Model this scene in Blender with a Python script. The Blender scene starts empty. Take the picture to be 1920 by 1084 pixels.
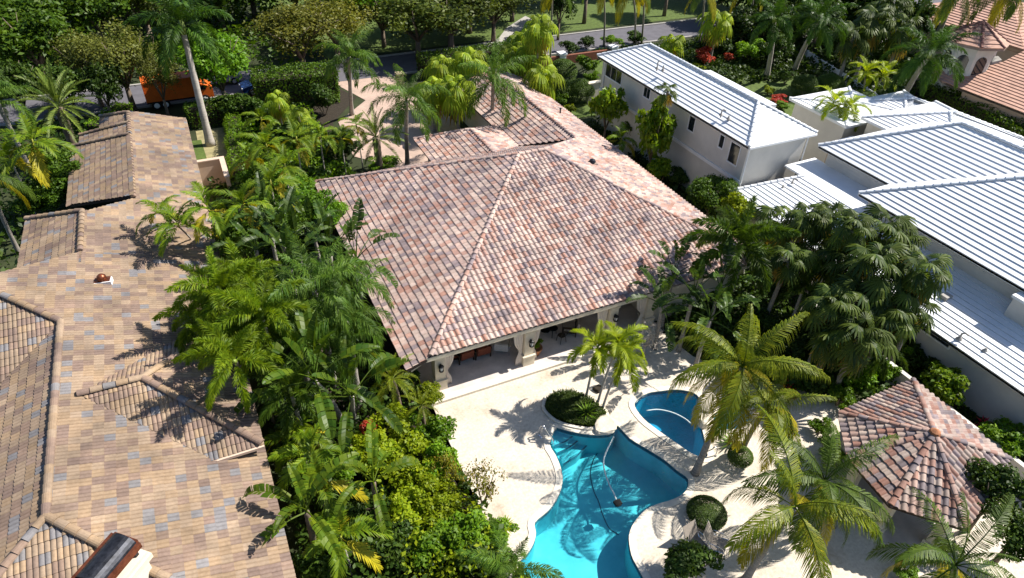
import bpy, bmesh, math, random
import numpy as np
from mathutils import Vector, Matrix
from mathutils.geometry import tessellate_polygon
random.seed(7)
RNG = np.random.default_rng(7)
R = math.radians
SC = bpy.context.scene
COL = SC.collection

# ------------------------------------------------------------------ camera, sky, sun, exposure
F, PITCH, ROLL, YAW, CAMZ = 1254.34, 0.655302, 0.0415719, 0.4706367, 25.0
def _cam_rows():
    c, s = math.cos, math.sin
    Rz = np.array([[c(YAW), -s(YAW), 0], [s(YAW), c(YAW), 0], [0, 0, 1]])
    B = np.array([[1, 0, 0], [0, -s(PITCH), -c(PITCH)], [0, c(PITCH), -s(PITCH)]])
    Rr = np.array([[c(ROLL), -s(ROLL), 0], [s(ROLL), c(ROLL), 0], [0, 0, 1]])
    return Rr @ B @ Rz
CM = _cam_rows()
cam_data = bpy.data.cameras.new('camera')
cam = bpy.data.objects.new('camera', cam_data); COL.objects.link(cam)
cam_data.sensor_width = 36.0
cam_data.lens = F / 1920 * 36
cam_data.clip_end = 6000
cam.matrix_world = Matrix(((CM[0][0], -CM[1][0], -CM[2][0], 0), (CM[0][1], -CM[1][1], -CM[2][1], 0),
                           (CM[0][2], -CM[1][2], -CM[2][2], CAMZ), (0, 0, 0, 1)))
SC.camera = cam
SUN_EL, SUN_AZ = R(47), R(-7)            # azimuth measured from +X towards +Y
world = bpy.data.worlds.new('World'); SC.world = world
world.use_nodes = True
wn = world.node_tree
sky = wn.nodes.new('ShaderNodeTexSky'); sky.sky_type = 'NISHITA'; sky.sun_disc = False
sky.ozone_density = 4.0; sky.sun_elevation = SUN_EL; sky.sun_rotation = R(90) - SUN_AZ
wn.links.new(sky.outputs[0], wn.nodes['Background'].inputs[0])
wn.nodes['Background'].inputs[1].default_value = 0.08
sd = bpy.data.lights.new('sun', 'SUN'); sd.energy = 5.0; sd.angle = R(0.5); sd.color = (1, .95, .87)
sun = bpy.data.objects.new('sun', sd); COL.objects.link(sun)
to_sun = Vector((math.cos(SUN_EL) * math.cos(SUN_AZ), math.cos(SUN_EL) * math.sin(SUN_AZ), math.sin(SUN_EL)))
sun.rotation_euler = (-to_sun).to_track_quat('-Z', 'Y').to_euler()
SC.view_settings.view_transform = 'Standard'; SC.view_settings.look = 'None'
SC.view_settings.exposure = 0.85; SC.view_settings.gamma = 1
SC.view_settings.use_curve_mapping = False
SC.cycles.max_bounces = 6; SC.cycles.transparent_max_bounces = 12

# ------------------------------------------------------------------ where a pixel of the survey photo meets a surface
def ray(px, py):
    return CM.T @ np.array([(px - 960) / F, (py - 542) / F, 1.0])
def at(px, py, z=0.0):
    d = ray(px, py); t = (z - CAMZ) / d[2]
    return Vector((d[0] * t, d[1] * t, z))
def onx(px, py, x):
    d = ray(px, py); t = x / d[0]
    return Vector((x, d[1] * t, CAMZ + d[2] * t))
def ats(pts, z=0.0):
    return [at(x, y, z) for x, y in pts]

# ------------------------------------------------------------------ materials
def mat(name):
    m = bpy.data.materials.new(name); m.use_nodes = True
    nt = m.node_tree; b = nt.nodes['Principled BSDF']
    return m, nt, b
def N(nt, t, **k):
    n = nt.nodes.new(t)
    for a, v in k.items():
        if isinstance(a, str) and hasattr(n, a): setattr(n, a, v)
    return n
def pos_noise(nt, scale, detail=4, rough=.6, stretch=None):
    g = N(nt, 'ShaderNodeNewGeometry')
    src = g.outputs['Position']
    if stretch:
        mp = N(nt, 'ShaderNodeMapping'); mp.inputs['Scale'].default_value = stretch
        nt.links.new(src, mp.inputs[0]); src = mp.outputs[0]
    n = N(nt, 'ShaderNodeTexNoise'); n.inputs['Scale'].default_value = scale
    n.inputs['Detail'].default_value = detail; n.inputs['Roughness'].default_value = rough
    nt.links.new(src, n.inputs['Vector'])
    return n.outputs['Fac']
def ramp(nt, fac, stops):
    r = N(nt, 'ShaderNodeValToRGB'); e = r.color_ramp.elements
    while len(e) < len(stops): e.new(.5)
    for i, (p, c) in enumerate(stops):
        e[i].position = p; e[i].color = (*c, 1) if len(c) == 3 else c
    nt.links.new(fac, r.inputs[0]); return r.outputs[0]
def mixc(nt, a, b, fac, mode='MIX'):
    m = N(nt, 'ShaderNodeMix'); m.data_type = 'RGBA'; m.blend_type = mode
    for v, s in ((fac, m.inputs[0]), (a, m.inputs[6]), (b, m.inputs[7])):
        if hasattr(v, 'is_linked'): nt.links.new(v, s)
        elif isinstance(v, (int, float)): s.default_value = v
        else: s.default_value = (*v, 1)
    return m.outputs[2]
def bump(nt, b, fac, strength=.3, dist=.02):
    n = N(nt, 'ShaderNodeBump'); n.inputs['Strength'].default_value = strength; n.inputs['Distance'].default_value = dist
    nt.links.new(fac, n.inputs['Height']); nt.links.new(n.outputs[0], b.inputs['Normal'])
def plain(name, c, rough=.7, metal=0.0, scale=3.0, var=.25, bmp=0.0, spec=.3, stretch=None):
    m, nt, b = mat(name)
    f = pos_noise(nt, scale, 6, .65, stretch)
    lo = tuple(x * (1 - var) for x in c); hi = tuple(min(1, x * (1 + var * .6)) for x in c)
    nt.links.new(ramp(nt, f, [(.3, lo), (.72, hi)]), b.inputs['Base Color'])
    b.inputs['Roughness'].default_value = rough; b.inputs['Metallic'].default_value = metal
    b.inputs['Specular IOR Level'].default_value = spec
    if bmp: bump(nt, b, pos_noise(nt, scale * 8, 5), bmp)
    return m
def leafy(name, c, c2, trans=.35, rough=.5, big=.35):
    """leaf: base colours vary leaf by leaf, plant by plant and in patches"""
    m, nt, b = mat(name)
    c = tuple(x * k for x, k in zip(c, (1.3, 1.45, .65))); c2 = tuple(x * k for x, k in zip(c2, (1.35, 1.45, .6)))
    g = N(nt, 'ShaderNodeNewGeometry'); oi = N(nt, 'ShaderNodeObjectInfo')
    a = mixc(nt, c, c2, g.outputs['Random Per Island'])
    hsv = N(nt, 'ShaderNodeHueSaturation')
    mr = N(nt, 'ShaderNodeMapRange'); mr.inputs[3].default_value = .75; mr.inputs[4].default_value = 1.3
    nt.links.new(oi.outputs['Random'], mr.inputs[0]); nt.links.new(mr.outputs[0], hsv.inputs['Value'])
    mr2 = N(nt, 'ShaderNodeMapRange'); mr2.inputs[3].default_value = .485; mr2.inputs[4].default_value = .512
    nt.links.new(pos_noise(nt, .8, 2), mr2.inputs[0]); nt.links.new(mr2.outputs[0], hsv.inputs['Hue'])
    nt.links.new(a, hsv.inputs['Color'])
    nt.links.new(hsv.outputs[0], b.inputs['Base Color'])
    b.inputs['Roughness'].default_value = rough; b.inputs['Specular IOR Level'].default_value = .22
    t = N(nt, 'ShaderNodeBsdfTranslucent')
    tc = mixc(nt, hsv.outputs[0], (1.5, 1.45, .6), 1.0, 'MULTIPLY'); nt.links.new(tc, t.inputs[0])
    mx = N(nt, 'ShaderNodeMixShader'); mx.inputs[0].default_value = trans
    nt.links.new(b.outputs[0], mx.inputs[1]); nt.links.new(t.outputs[0], mx.inputs[2])
    nt.links.new(mx.outputs[0], nt.nodes['Material Output'].inputs[0])
    return m
def tile_mat(name, dirt=.35):
    m, nt, b = mat(name)
    at_ = N(nt, 'ShaderNodeAttribute'); at_.attribute_name = 'tint'
    f = pos_noise(nt, 9, 5, .7); big = pos_noise(nt, .5, 4)
    c = mixc(nt, at_.outputs['Color'], ramp(nt, f, [(.3, (.78, .76, .75)), (.7, (1.08, 1.07, 1.06))]), 1.0, 'MULTIPLY')
    c = mixc(nt, c, ramp(nt, pos_noise(nt, .16, 5, .7), [(.35, (.80, .80, .82)), (.62, (1.06, 1.04, 1.0))]), 1.0, 'MULTIPLY')
    c = mixc(nt, c, ramp(nt, big, [(.3, (1 - dirt,) * 3), (.65, (1.05, 1.04, 1.02))]), 1.0, 'MULTIPLY')
    nt.links.new(c, b.inputs['Base Color']); b.inputs['Roughness'].default_value = .75
    b.inputs['Specular IOR Level'].default_value = .25
    bump(nt, b, f, .25, .01)
    return m
M = {}
M['tile'] = tile_mat('clay_tile')
M['roof_under'] = plain('roof_felt', (.05, .035, .03), .9)
M['stucco_cream'] = plain('cream_stucco', (.68, .61, .49), .85, scale=1.2, var=.14, bmp=.15)
M['stucco_tan'] = plain('tan_stucco', (.42, .33, .22), .85, scale=1.2, var=.18, bmp=.15)
M['stucco_white'] = plain('white_stucco', (.60, .575, .52), .85, scale=.9, var=.1, bmp=.2)
M['stucco_pink'] = plain('peach_stucco', (.58, .44, .34), .85, scale=1.2, var=.12)
M['white_roof'] = plain('white_roof_paint', (.72, .735, .75), .55, scale=.7, var=.1, spec=.4)
M['white_paint'] = plain('white_paint', (.78, .78, .77), .5, scale=2, var=.06)
M['cast_stone'] = plain('cast_stone', (.66, .58, .45), .8, scale=3, var=.16, bmp=.1)
M['fascia'] = plain('brown_fascia', (.30, .23, .19), .7)
M['glass'] = plain('window_glass', (.015, .02, .025), .06, scale=2, var=.3, spec=.8)
M['black_metal'] = plain('black_iron', (.02, .02, .02), .45, .3)
M['steel'] = plain('polished_steel', (.75, .76, .78), .18, 1.0, var=.05)
M['copper'] = plain('weathered_copper', (.22, .07, .035), .35, .6, scale=5, var=.6)
M['dark_copper'] = plain('tarnished_copper', (.03, .032, .04), .4, .5, scale=6, var=.7)
M['terracotta'] = plain('terracotta', (.36, .15, .07), .8, scale=6)
M['bark'] = plain('bark', (.17, .13, .095), .95, scale=6, var=.5, bmp=.6, stretch=(1, 1, .3))
M['bark_grey'] = plain('palm_bark', (.30, .27, .235), .9, scale=5, var=.45, bmp=.4, stretch=(.4, .4, 3))
M['bark_pale'] = plain('pale_bark', (.42, .38, .33), .9, scale=5, var=.3, bmp=.3, stretch=(.4, .4, 3))
M['crownshaft'] = plain('crownshaft', (.20, .26, .05), .4, scale=2)
M['crownshaft_y'] = plain('yellow_crownshaft', (.34, .33, .06), .4, scale=2)
M['asphalt'] = plain('asphalt', (.115, .11, .125), .9, scale=1.1, var=.2, bmp=.2)
M['kerb'] = plain('kerb_concrete', (.38, .36, .33), .9, scale=2, var=.2)
M['concrete'] = plain('concrete', (.36, .34, .31), .9, scale=1.5, var=.2)
M['soil'] = plain('mulch', (.035, .027, .018), .95, scale=5, var=.5, bmp=.8)
M['grass'] = plain('lawn', (.085, .125, .025), .9, scale=2.5, var=.45, bmp=.8)
M['dry_grass'] = plain('dry_lawn', (.30, .26, .13), .95, scale=2.2, var=.35, bmp=.6)
M['ground'] = plain('ground', (.035, .045, .016), .95, scale=.6, var=.5, bmp=.5)
M['brick'] = plain('brick_wall', (.20, .075, .045), .9, scale=6, var=.35)
M['cloth_cream'] = plain('curtain_cloth', (.72, .63, .54), .85, scale=4, var=.08)
M['cloth_red'] = plain('rust_cushion', (.16, .045, .025), .9, scale=8)
M['wicker'] = plain('dark_wicker', (.035, .022, .014), .7, scale=20, var=.5)
M['sling'] = plain('taupe_sling', (.30, .26, .22), .8, scale=10, var=.15)
M['orange'] = plain('orange_paint', (.62, .12, .015), .4, scale=2, var=.2)
M['rubber'] = plain('rubber', (.012, .012, .012), .85)
M['blue_paint'] = plain('blue_car_paint', (.02, .06, .2), .2, .2, spec=.6)
M['silver_paint'] = plain('silver_car_paint', (.5, .52, .54), .22, .4, spec=.6)
M['hose'] = plain('vacuum_hose', (.62, .72, .72), .5)
M['rock'] = plain('spill_stone', (.60, .54, .44), .85, scale=2.5, var=.25, bmp=.5)

def m_deck():
    m, nt, b = mat('travertine')
    f1 = pos_noise(nt, .55, 6, .7); f2 = pos_noise(nt, 7, 5, .75)
    c = ramp(nt, f1, [(.3, (.43, .36, .28)), (.46, (.56, .50, .42)), (.7, (.64, .585, .50))])
    c = mixc(nt, c, ramp(nt, f2, [(.28, (.74, .70, .64)), (.6, (1.05, 1.04, 1.02))]), 1.0, 'MULTIPLY')
    nt.links.new(c, b.inputs['Base Color']); b.inputs['Roughness'].default_value = .8
    bump(nt, b, f2, .2, .01); return m
M['deck'] = m_deck()
M['coping'] = plain('coping_stone', (.66, .60, .50), .75, scale=2.5, var=.15)
M['portico_floor'] = plain('portico_floor', (.60, .53, .48), .7, scale=1.2, var=.25, bmp=.1)
def m_paver():
    m, nt, b = mat('pink_pavers')
    f1 = pos_noise(nt, .7, 4); g = N(nt, 'ShaderNodeNewGeometry')
    br = N(nt, 'ShaderNodeTexBrick'); br.inputs['Scale'].default_value = 2.2
    br.inputs['Color1'].default_value = (.50, .36, .29, 1); br.inputs['Color2'].default_value = (.42, .31, .25, 1)
    br.inputs['Mortar'].default_value = (.30, .22, .18, 1); br.inputs['Mortar Size'].default_value = .012
    nt.links.new(g.outputs['Position'], br.inputs['Vector'])
    c = mixc(nt, br.outputs[0], ramp(nt, f1, [(.3, (.78, .78, .78)), (.7, (1.1, 1.08, 1.05))]), 1.0, 'MULTIPLY')
    nt.links.new(c, b.inputs['Base Color']); b.inputs['Roughness'].default_value = .85; return m
M['paver'] = m_paver()
def m_poolfloor():
    m, nt, b = mat('pool_plaster')
    f = pos_noise(nt, 1.2, 3); g = N(nt, 'ShaderNodeNewGeometry')
    v = N(nt, 'ShaderNodeTexVoronoi'); v.feature = 'DISTANCE_TO_EDGE'; v.inputs['Scale'].default_value = 2.6
    nz = N(nt, 'ShaderNodeTexNoise'); nz.inputs['Scale'].default_value = 2.5
    nt.links.new(g.outputs['Position'], nz.inputs['Vector'])
    c = ramp(nt, f, [(.3, (.055, .42, .49)), (.7, (.11, .54, .60))])
    nt.links.new(c, b.inputs['Base Color']); b.inputs['Roughness'].default_value = .6; return m
M['pool_floor'] = m_poolfloor()
M['pool_band'] = plain('waterline_tile', (.03, .13, .19), .3, scale=9, var=.5)
M['pool_line'] = plain('pool_tile_trim', (.01, .08, .12), .4)
def m_water(name, tint):
    m, nt, b = mat(name); nt.nodes.remove(b)
    tr = N(nt, 'ShaderNodeBsdfTransparent'); tr.inputs[0].default_value = (*tint, 1)
    gl = N(nt, 'ShaderNodeBsdfGlossy'); gl.inputs['Roughness'].default_value = .03
    fr = N(nt, 'ShaderNodeFresnel'); fr.inputs[0].default_value = 1.33
    f = pos_noise(nt, 5.5, 3, .55); bp = N(nt, 'ShaderNodeBump'); bp.inputs['Strength'].default_value = .28; bp.inputs['Distance'].default_value = .05
    nt.links.new(f, bp.inputs['Height']); nt.links.new(bp.outputs[0], gl.inputs['Normal']); nt.links.new(bp.outputs[0], fr.inputs['Normal'])
    mx = N(nt, 'ShaderNodeMixShader'); nt.links.new(fr.outputs[0], mx.inputs[0]); nt.links.new(tr.outputs[0], mx.inputs[1]); nt.links.new(gl.outputs[0], mx.inputs[2])
    nt.links.new(mx.outputs[0], nt.nodes['Material Output'].inputs[0]); return m
M['water'] = m_water('pool_water', (.68, .95, .98))
M['water_deep'] = m_water('spa_water', (.34, .72, .90))

# foliage colours
L = {}
L['areca'] = leafy('areca_leaf', (.06, .105, .010), (.13, .165, .014))
L['areca_old'] = leafy('areca_yellow_leaf', (.22, .18, .02), (.33, .26, .03))
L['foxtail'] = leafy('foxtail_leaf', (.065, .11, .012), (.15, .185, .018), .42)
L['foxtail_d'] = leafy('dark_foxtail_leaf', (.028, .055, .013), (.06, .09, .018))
L['queen'] = leafy('queen_leaf', (.035, .075, .018), (.085, .13, .03))
L['royal'] = leafy('royal_leaf', (.022, .055, .012), (.05, .09, .018), .25)
L['coco'] = leafy('coconut_leaf', (.06, .085, .010), (.15, .155, .014))
L['coco_old'] = leafy('coconut_yellow_leaf', (.16, .14, .018), (.32, .25, .03))
L['coco_d'] = leafy('coconut_deep_leaf', (.035, .06, .016), (.07, .10, .022))
L['adon'] = leafy('christmas_palm_leaf', (.13, .17, .012), (.24, .26, .022), .45)
L['date'] = leafy('date_leaf', (.06, .085, .03), (.12, .145, .05), .2)
L['fan'] = leafy('fan_leaf', (.018, .036, .012), (.06, .078, .020), .3)
L['fan_y'] = leafy('bright_fan_leaf', (.10, .15, .015), (.20, .23, .03), .4)
L['dead'] = leafy('dry_frond', (.20, .12, .05), (.30, .20, .09), .2)
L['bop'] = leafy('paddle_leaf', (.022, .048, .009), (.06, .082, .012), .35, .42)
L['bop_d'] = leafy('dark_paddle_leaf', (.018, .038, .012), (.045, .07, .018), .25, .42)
L['banana'] = leafy('banana_leaf', (.04, .075, .010), (.095, .12, .014), .4, .45)
L['tree'] = leafy('tree_leaf', (.025, .055, .009), (.07, .115, .014), .3)
L['tree_b'] = leafy('bright_tree_leaf', (.045, .10, .01), (.09, .16, .015), .35)
L['olive'] = leafy('olive_tree_leaf', (.055, .06, .022), (.11, .11, .04), .25)
L['yolive'] = leafy('yellowing_tree_leaf', (.075, .08, .022), (.14, .125, .035), .3)
L['oak'] = leafy('oak_leaf', (.032, .048, .014), (.075, .085, .024), .3)
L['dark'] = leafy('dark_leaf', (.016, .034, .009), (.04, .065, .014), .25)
L['shrub'] = leafy('shrub_leaf', (.05, .105, .010), (.12, .19, .015), .35)
L['shrub_y'] = leafy('yellow_shrub_leaf', (.11, .15, .012), (.20, .22, .016), .45)
L['hedge'] = leafy('hedge_leaf', (.03, .06, .009), (.065, .105, .012), .25)
L['hedge_b'] = leafy('bright_hedge_leaf', (.07, .13, .012), (.12, .19, .016), .35)
L['ball'] = leafy('clipped_leaf', (.03, .055, .018), (.06, .09, .025), .2)
L['red'] = leafy('red_leaf', (.22, .02, .03), (.30, .05, .04), .3)
L['magenta'] = leafy('magenta_leaf', (.45, .01, .09), (.55, .03, .14), .3)
L['croton'] = leafy('croton_leaf', (.20, .12, .03), (.12, .14, .02), .3)
L['mondo'] = leafy('mondo_blade', (.018, .035, .009), (.05, .07, .016), .2)
L['sch'] = leafy('umbrella_leaf', (.06, .11, .012), (.14, .18, .02), .35, .35)

# ------------------------------------------------------------------ object helpers
def link(o, parent=None):
    COL.objects.link(o)
    if parent: o.parent = parent
    return o
def tag(o, label, cat, group=None):
    o['label'] = label; o['category'] = cat
    if group: o['group'] = group
    return o
def thing(name, label, cat, loc=(0, 0, 0), rz=0.0, group=None):
    o = bpy.data.objects.new(name, None); o.empty_display_size = .2
    o.location = loc; o.rotation_euler = (0, 0, rz)
    link(o); return tag(o, label, cat, group)
def structure(o, kind='structure'):
    o['kind'] = kind; return o
class B:
    """collects shapes for one mesh"""
    def __init__(s): s.v = []; s.f = []
    def add(s, vs, fs):
        o = len(s.v); s.v += [tuple(v) for v in vs]; s.f += [tuple(i + o for i in f) for f in fs]; return s
    def box(s, x0, y0, z0, x1, y1, z1, mtx=None):
        vs = [Vector(p) for p in ((x0, y0, z0), (x1, y0, z0), (x1, y1, z0), (x0, y1, z0), (x0, y0, z1), (x1, y0, z1), (x1, y1, z1), (x0, y1, z1))]
        if mtx: vs = [mtx @ v for v in vs]
        return s.add(vs, [(0, 3, 2, 1), (4, 5, 6, 7), (0, 1, 5, 4), (1, 2, 6, 5), (2, 3, 7, 6), (3, 0, 4, 7)])
    def tube(s, pts, rad, n=6, cap=True):
        pts = [Vector(p) for p in pts]; k = len(pts)
        if not hasattr(rad, '__len__'): rad = [rad] * k
        vs = []; prev = None
        for i, p in enumerate(pts):
            t = (pts[min(i + 1, k - 1)] - pts[max(i - 1, 0)])
            if t.length < 1e-9: t = Vector((0, 0, 1))
            t.normalize()
            if prev is None:
                a = t.cross(Vector((0, 0, 1)) if abs(t.z) < .9 else Vector((1, 0, 0))).normalized()
            else:
                a = (prev - t * prev.dot(t))
                a = a.normalized() if a.length > 1e-6 else t.orthogonal().normalized()
            prev = a; b = t.cross(a)
            for j in range(n):
                an = 2 * math.pi * j / n
                vs.append(p + (a * math.cos(an) + b * math.sin(an)) * rad[i])
        fs = [(i * n + j, i * n + (j + 1) % n, (i + 1) * n + (j + 1) % n, (i + 1) * n + j) for i in range(k - 1) for j in range(n)]
        if cap: fs += [tuple(range(n - 1, -1, -1)), tuple(range((k - 1) * n, k * n))]
        return s.add(vs, fs)
    def lathe(s, prof, n=16, c=(0, 0, 0)):
        c = Vector(c); vs = []
        for r, z in prof:
            for j in range(n):
                an = 2 * math.pi * j / n; vs.append(c + Vector((r * math.cos(an), r * math.sin(an), z)))
        k = len(prof)
        fs = [(i * n + j, i * n + (j + 1) % n, (i + 1) * n + (j + 1) % n, (i + 1) * n + j) for i in range(k - 1) for j in range(n)]
        fs += [tuple(range(n - 1, -1, -1)), tuple(range((k - 1) * n, k * n))]
        return s.add(vs, fs)
    def prism(s, poly, z0, z1, bottom=True):
        """poly: list of (x,y); z0/z1 numbers or per-point lists"""
        n = len(poly)
        zb = z0 if hasattr(z0, '__len__') else [z0] * n; zt = z1 if hasattr(z1, '__len__') else [z1] * n
        vs = [(p[0], p[1], zb[i]) for i, p in enumerate(poly)] + [(p[0], p[1], zt[i]) for i, p in enumerate(poly)]
        tris = tessellate_polygon([[Vector((p[0], p[1], 0)) for p in poly]])
        fs = [(i, (i + 1) % n, n + (i + 1) % n, n + i) for i in range(n)]
        for t in tris:
            fs.append(tuple(n + i for i in t))
            if bottom: fs.append(tuple(reversed(t)))
        return s.add(vs, fs)
    def mesh(s, name, m, smooth=False):
        me = bpy.data.meshes.new(name); me.from_pydata(s.v, [], s.f); me.validate()
        bm = bmesh.new(); bm.from_mesh(me); bmesh.ops.recalc_face_normals(bm, faces=bm.faces); bm.to_mesh(me); bm.free()
        if m: me.materials.append(m)
        if smooth: me.polygons.foreach_set('use_smooth', [True] * len(me.polygons))
        return me
    def obj(s, name, m, parent=None, smooth=False, loc=None):
        o = bpy.data.objects.new(name, s.mesh(name, m, smooth)); link(o, parent)
        if loc is not None: o.location = loc
        return o
def use(name, me, parent=None, loc=(0, 0, 0), rot=(0, 0, 0), sc=1.0):
    o = bpy.data.objects.new(name, me); link(o, parent); o.location = loc; o.rotation_euler = rot
    o.scale = (sc,) * 3 if not hasattr(sc, '__len__') else sc
    return o
def npmesh(name, V, faces, m, k):
    """V: (n,3), faces: (m,k)"""
    me = bpy.data.meshes.new(name)
    nv, nf = len(V), len(faces)
    me.vertices.add(nv); me.vertices.foreach_set('co', np.asarray(V, np.float32).ravel())
    me.loops.add(nf * k); me.loops.foreach_set('vertex_index', np.asarray(faces, np.int32).ravel())
    me.polygons.add(nf); me.polygons.foreach_set('loop_start', np.arange(0, nf * k, k, dtype=np.int32))
    me.update(calc_edges=True)
    if m: me.materials.append(m)
    return me
def sheet(name, poly, z, m, holes=(), kind='structure'):
    loops = [[Vector((p[0], p[1], z)) for p in poly]] + [[Vector((p[0], p[1], z)) for p in h] for h in holes]
    flat = [v for l in loops for v in l]
    fs = []
    for t in tessellate_polygon(loops):
        a, b_, c = (flat[i] for i in t)
        if (b_ - a).cross(c - a).z < 0: t = tuple(reversed(t))
        fs.append(t)
    me = bpy.data.meshes.new(name); me.from_pydata(flat, [], fs); me.materials.append(m)
    o = bpy.data.objects.new(name, me); link(o); o['kind'] = kind
    return o
def smooth_loop(pts, n=4):
    """closed Catmull-Rom through (x,y) points"""
    out = []; k = len(pts)
    for i in range(k):
        p0, p1, p2, p3 = (Vector((*pts[(i + d) % k][:2], 0)) for d in (-1, 0, 1, 2))
        for j in range(n):
            t = j / n
            out.append(.5 * (2 * p1 + (p2 - p0) * t + (2 * p0 - 5 * p1 + 4 * p2 - p3) * t * t + (3 * p1 - p0 - 3 * p2 + p3) * t ** 3))
    return [(v.x, v.y) for v in out]
def area2(poly): return sum(a[0] * b_[1] - b_[0] * a[1] for a, b_ in zip(poly, poly[1:] + poly[:1]))
def offset(poly, d):
    """grow a closed outline by d"""
    if area2(poly) < 0: d = -d
    out = []; n = len(poly)
    for i in range(n):
        a, b_, c = (Vector(poly[(i + k) % n][:2]) for k in (-1, 0, 1))
        t1, t2 = (b_ - a).normalized(), (c - b_).normalized()
        nn = Vector((t1.y + t2.y, -t1.x - t2.x)); nn = nn.normalized() if nn.length > 1e-6 else Vector((t1.y, -t1.x))
        out.append(tuple(b_ + nn * d))
    return out

# ------------------------------------------------------------------ roofs
class Plane:
    def __init__(s, poly, z0, x0, y0, gx, gy, lift=0.0):
        s.poly = [tuple(p[:2]) for p in poly]
        if area2(s.poly) < 0: s.poly.reverse()
        s.g = (gx, gy); s.z = lambda x, y: z0 + gx * (x - x0) + gy * (y - y0) + lift
        gl = math.hypot(gx, gy); h = Vector((gx / gl, gy / gl, 0))
        s.v = Vector((gx, gy, gl * gl)).normalized()           # up the slope
        s.u = Vector((h.y, -h.x, 0)); s.n = s.u.cross(s.v)
        s.o = Vector((s.poly[0][0], s.poly[0][1], s.z(*s.poly[0])))
        s.uv = [((Vector((x, y, s.z(x, y))) - s.o).dot(s.u), (Vector((x, y, s.z(x, y))) - s.o).dot(s.v)) for x, y in s.poly]
        s.u0 = min(p[0] for p in s.uv); s.u1 = max(p[0] for p in s.uv)
        s.v0 = min(p[1] for p in s.uv); s.v1 = max(p[1] for p in s.uv)
    def p(s, u, v, n=0): return s.o + s.u * u + s.v * v + s.n * n
    def span(s, v):
        xs = []
        k = len(s.uv)
        for i in range(k):
            (a, b_), (c, d) = s.uv[i], s.uv[(i + 1) % k]
            if (b_ - v) * (d - v) <= 0 and abs(b_ - d) > 1e-9: xs.append(a + (c - a) * (v - b_) / (d - b_))
        return (min(xs), max(xs)) if len(xs) > 1 else None
def gable(poly, a, b_, c, lift=0.0):
    """plane through three 3D points"""
    a, b_, c = Vector(a), Vector(b_), Vector(c); n = (b_ - a).cross(c - a)
    gx, gy = -n.x / n.z, -n.y / n.z
    return Plane(poly, a.z, a.x, a.y, gx, gy, lift)
def pip(us, vs, uv):
    """signed inside margin of points to a convex ccw polygon in uv"""
    k = len(uv); best = None
    A = sum(uv[i][0] * uv[(i + 1) % k][1] - uv[(i + 1) % k][0] * uv[i][1] for i in range(k))
    sg = 1 if A > 0 else -1
    for i in range(k):
        (a, b_), (c, d) = uv[i], uv[(i + 1) % k]
        l = math.hypot(c - a, d - b_)
        if l < 1e-9: continue
        m = sg * ((c - a) * (vs - b_) - (d - b_) * (us - a)) / l
        best = m if best is None else np.minimum(best, m)
    return best
def seen_size(c):
    d = CM @ (np.array(c) - np.array((0, 0, CAMZ)))
    if d[2] < .1: return 0
    x, y = 960 + F * d[0] / d[2], 542 + F * d[1] / d[2]
    if not (0 < x < 1920 and 0 < y < 1084): return 0
    return 1 / d[2]
PROF = {
    'barrel': [(0, .006), (.20, .0), (.26, .010), (.34, .036), (.47, .064), (.63, .075), (.79, .064), (.92, .036), (1.0, .006)],
    'roman': [(0, -.018), (.035, .006), (.12, .022), (.25, .031), (.38, .022), (.465, .006), (.49, -.018), (.51, -.018), (.535, .006), (.62, .022), (.75, .031), (.88, .022), (.965, .006), (1.0, -.018)],
}
def tint_mesh(me, cols):
    at_ = me.color_attributes.new('tint', 'FLOAT_COLOR', 'POINT')
    at_.data.foreach_set('color', np.asarray(cols, np.float32).ravel())
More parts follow.
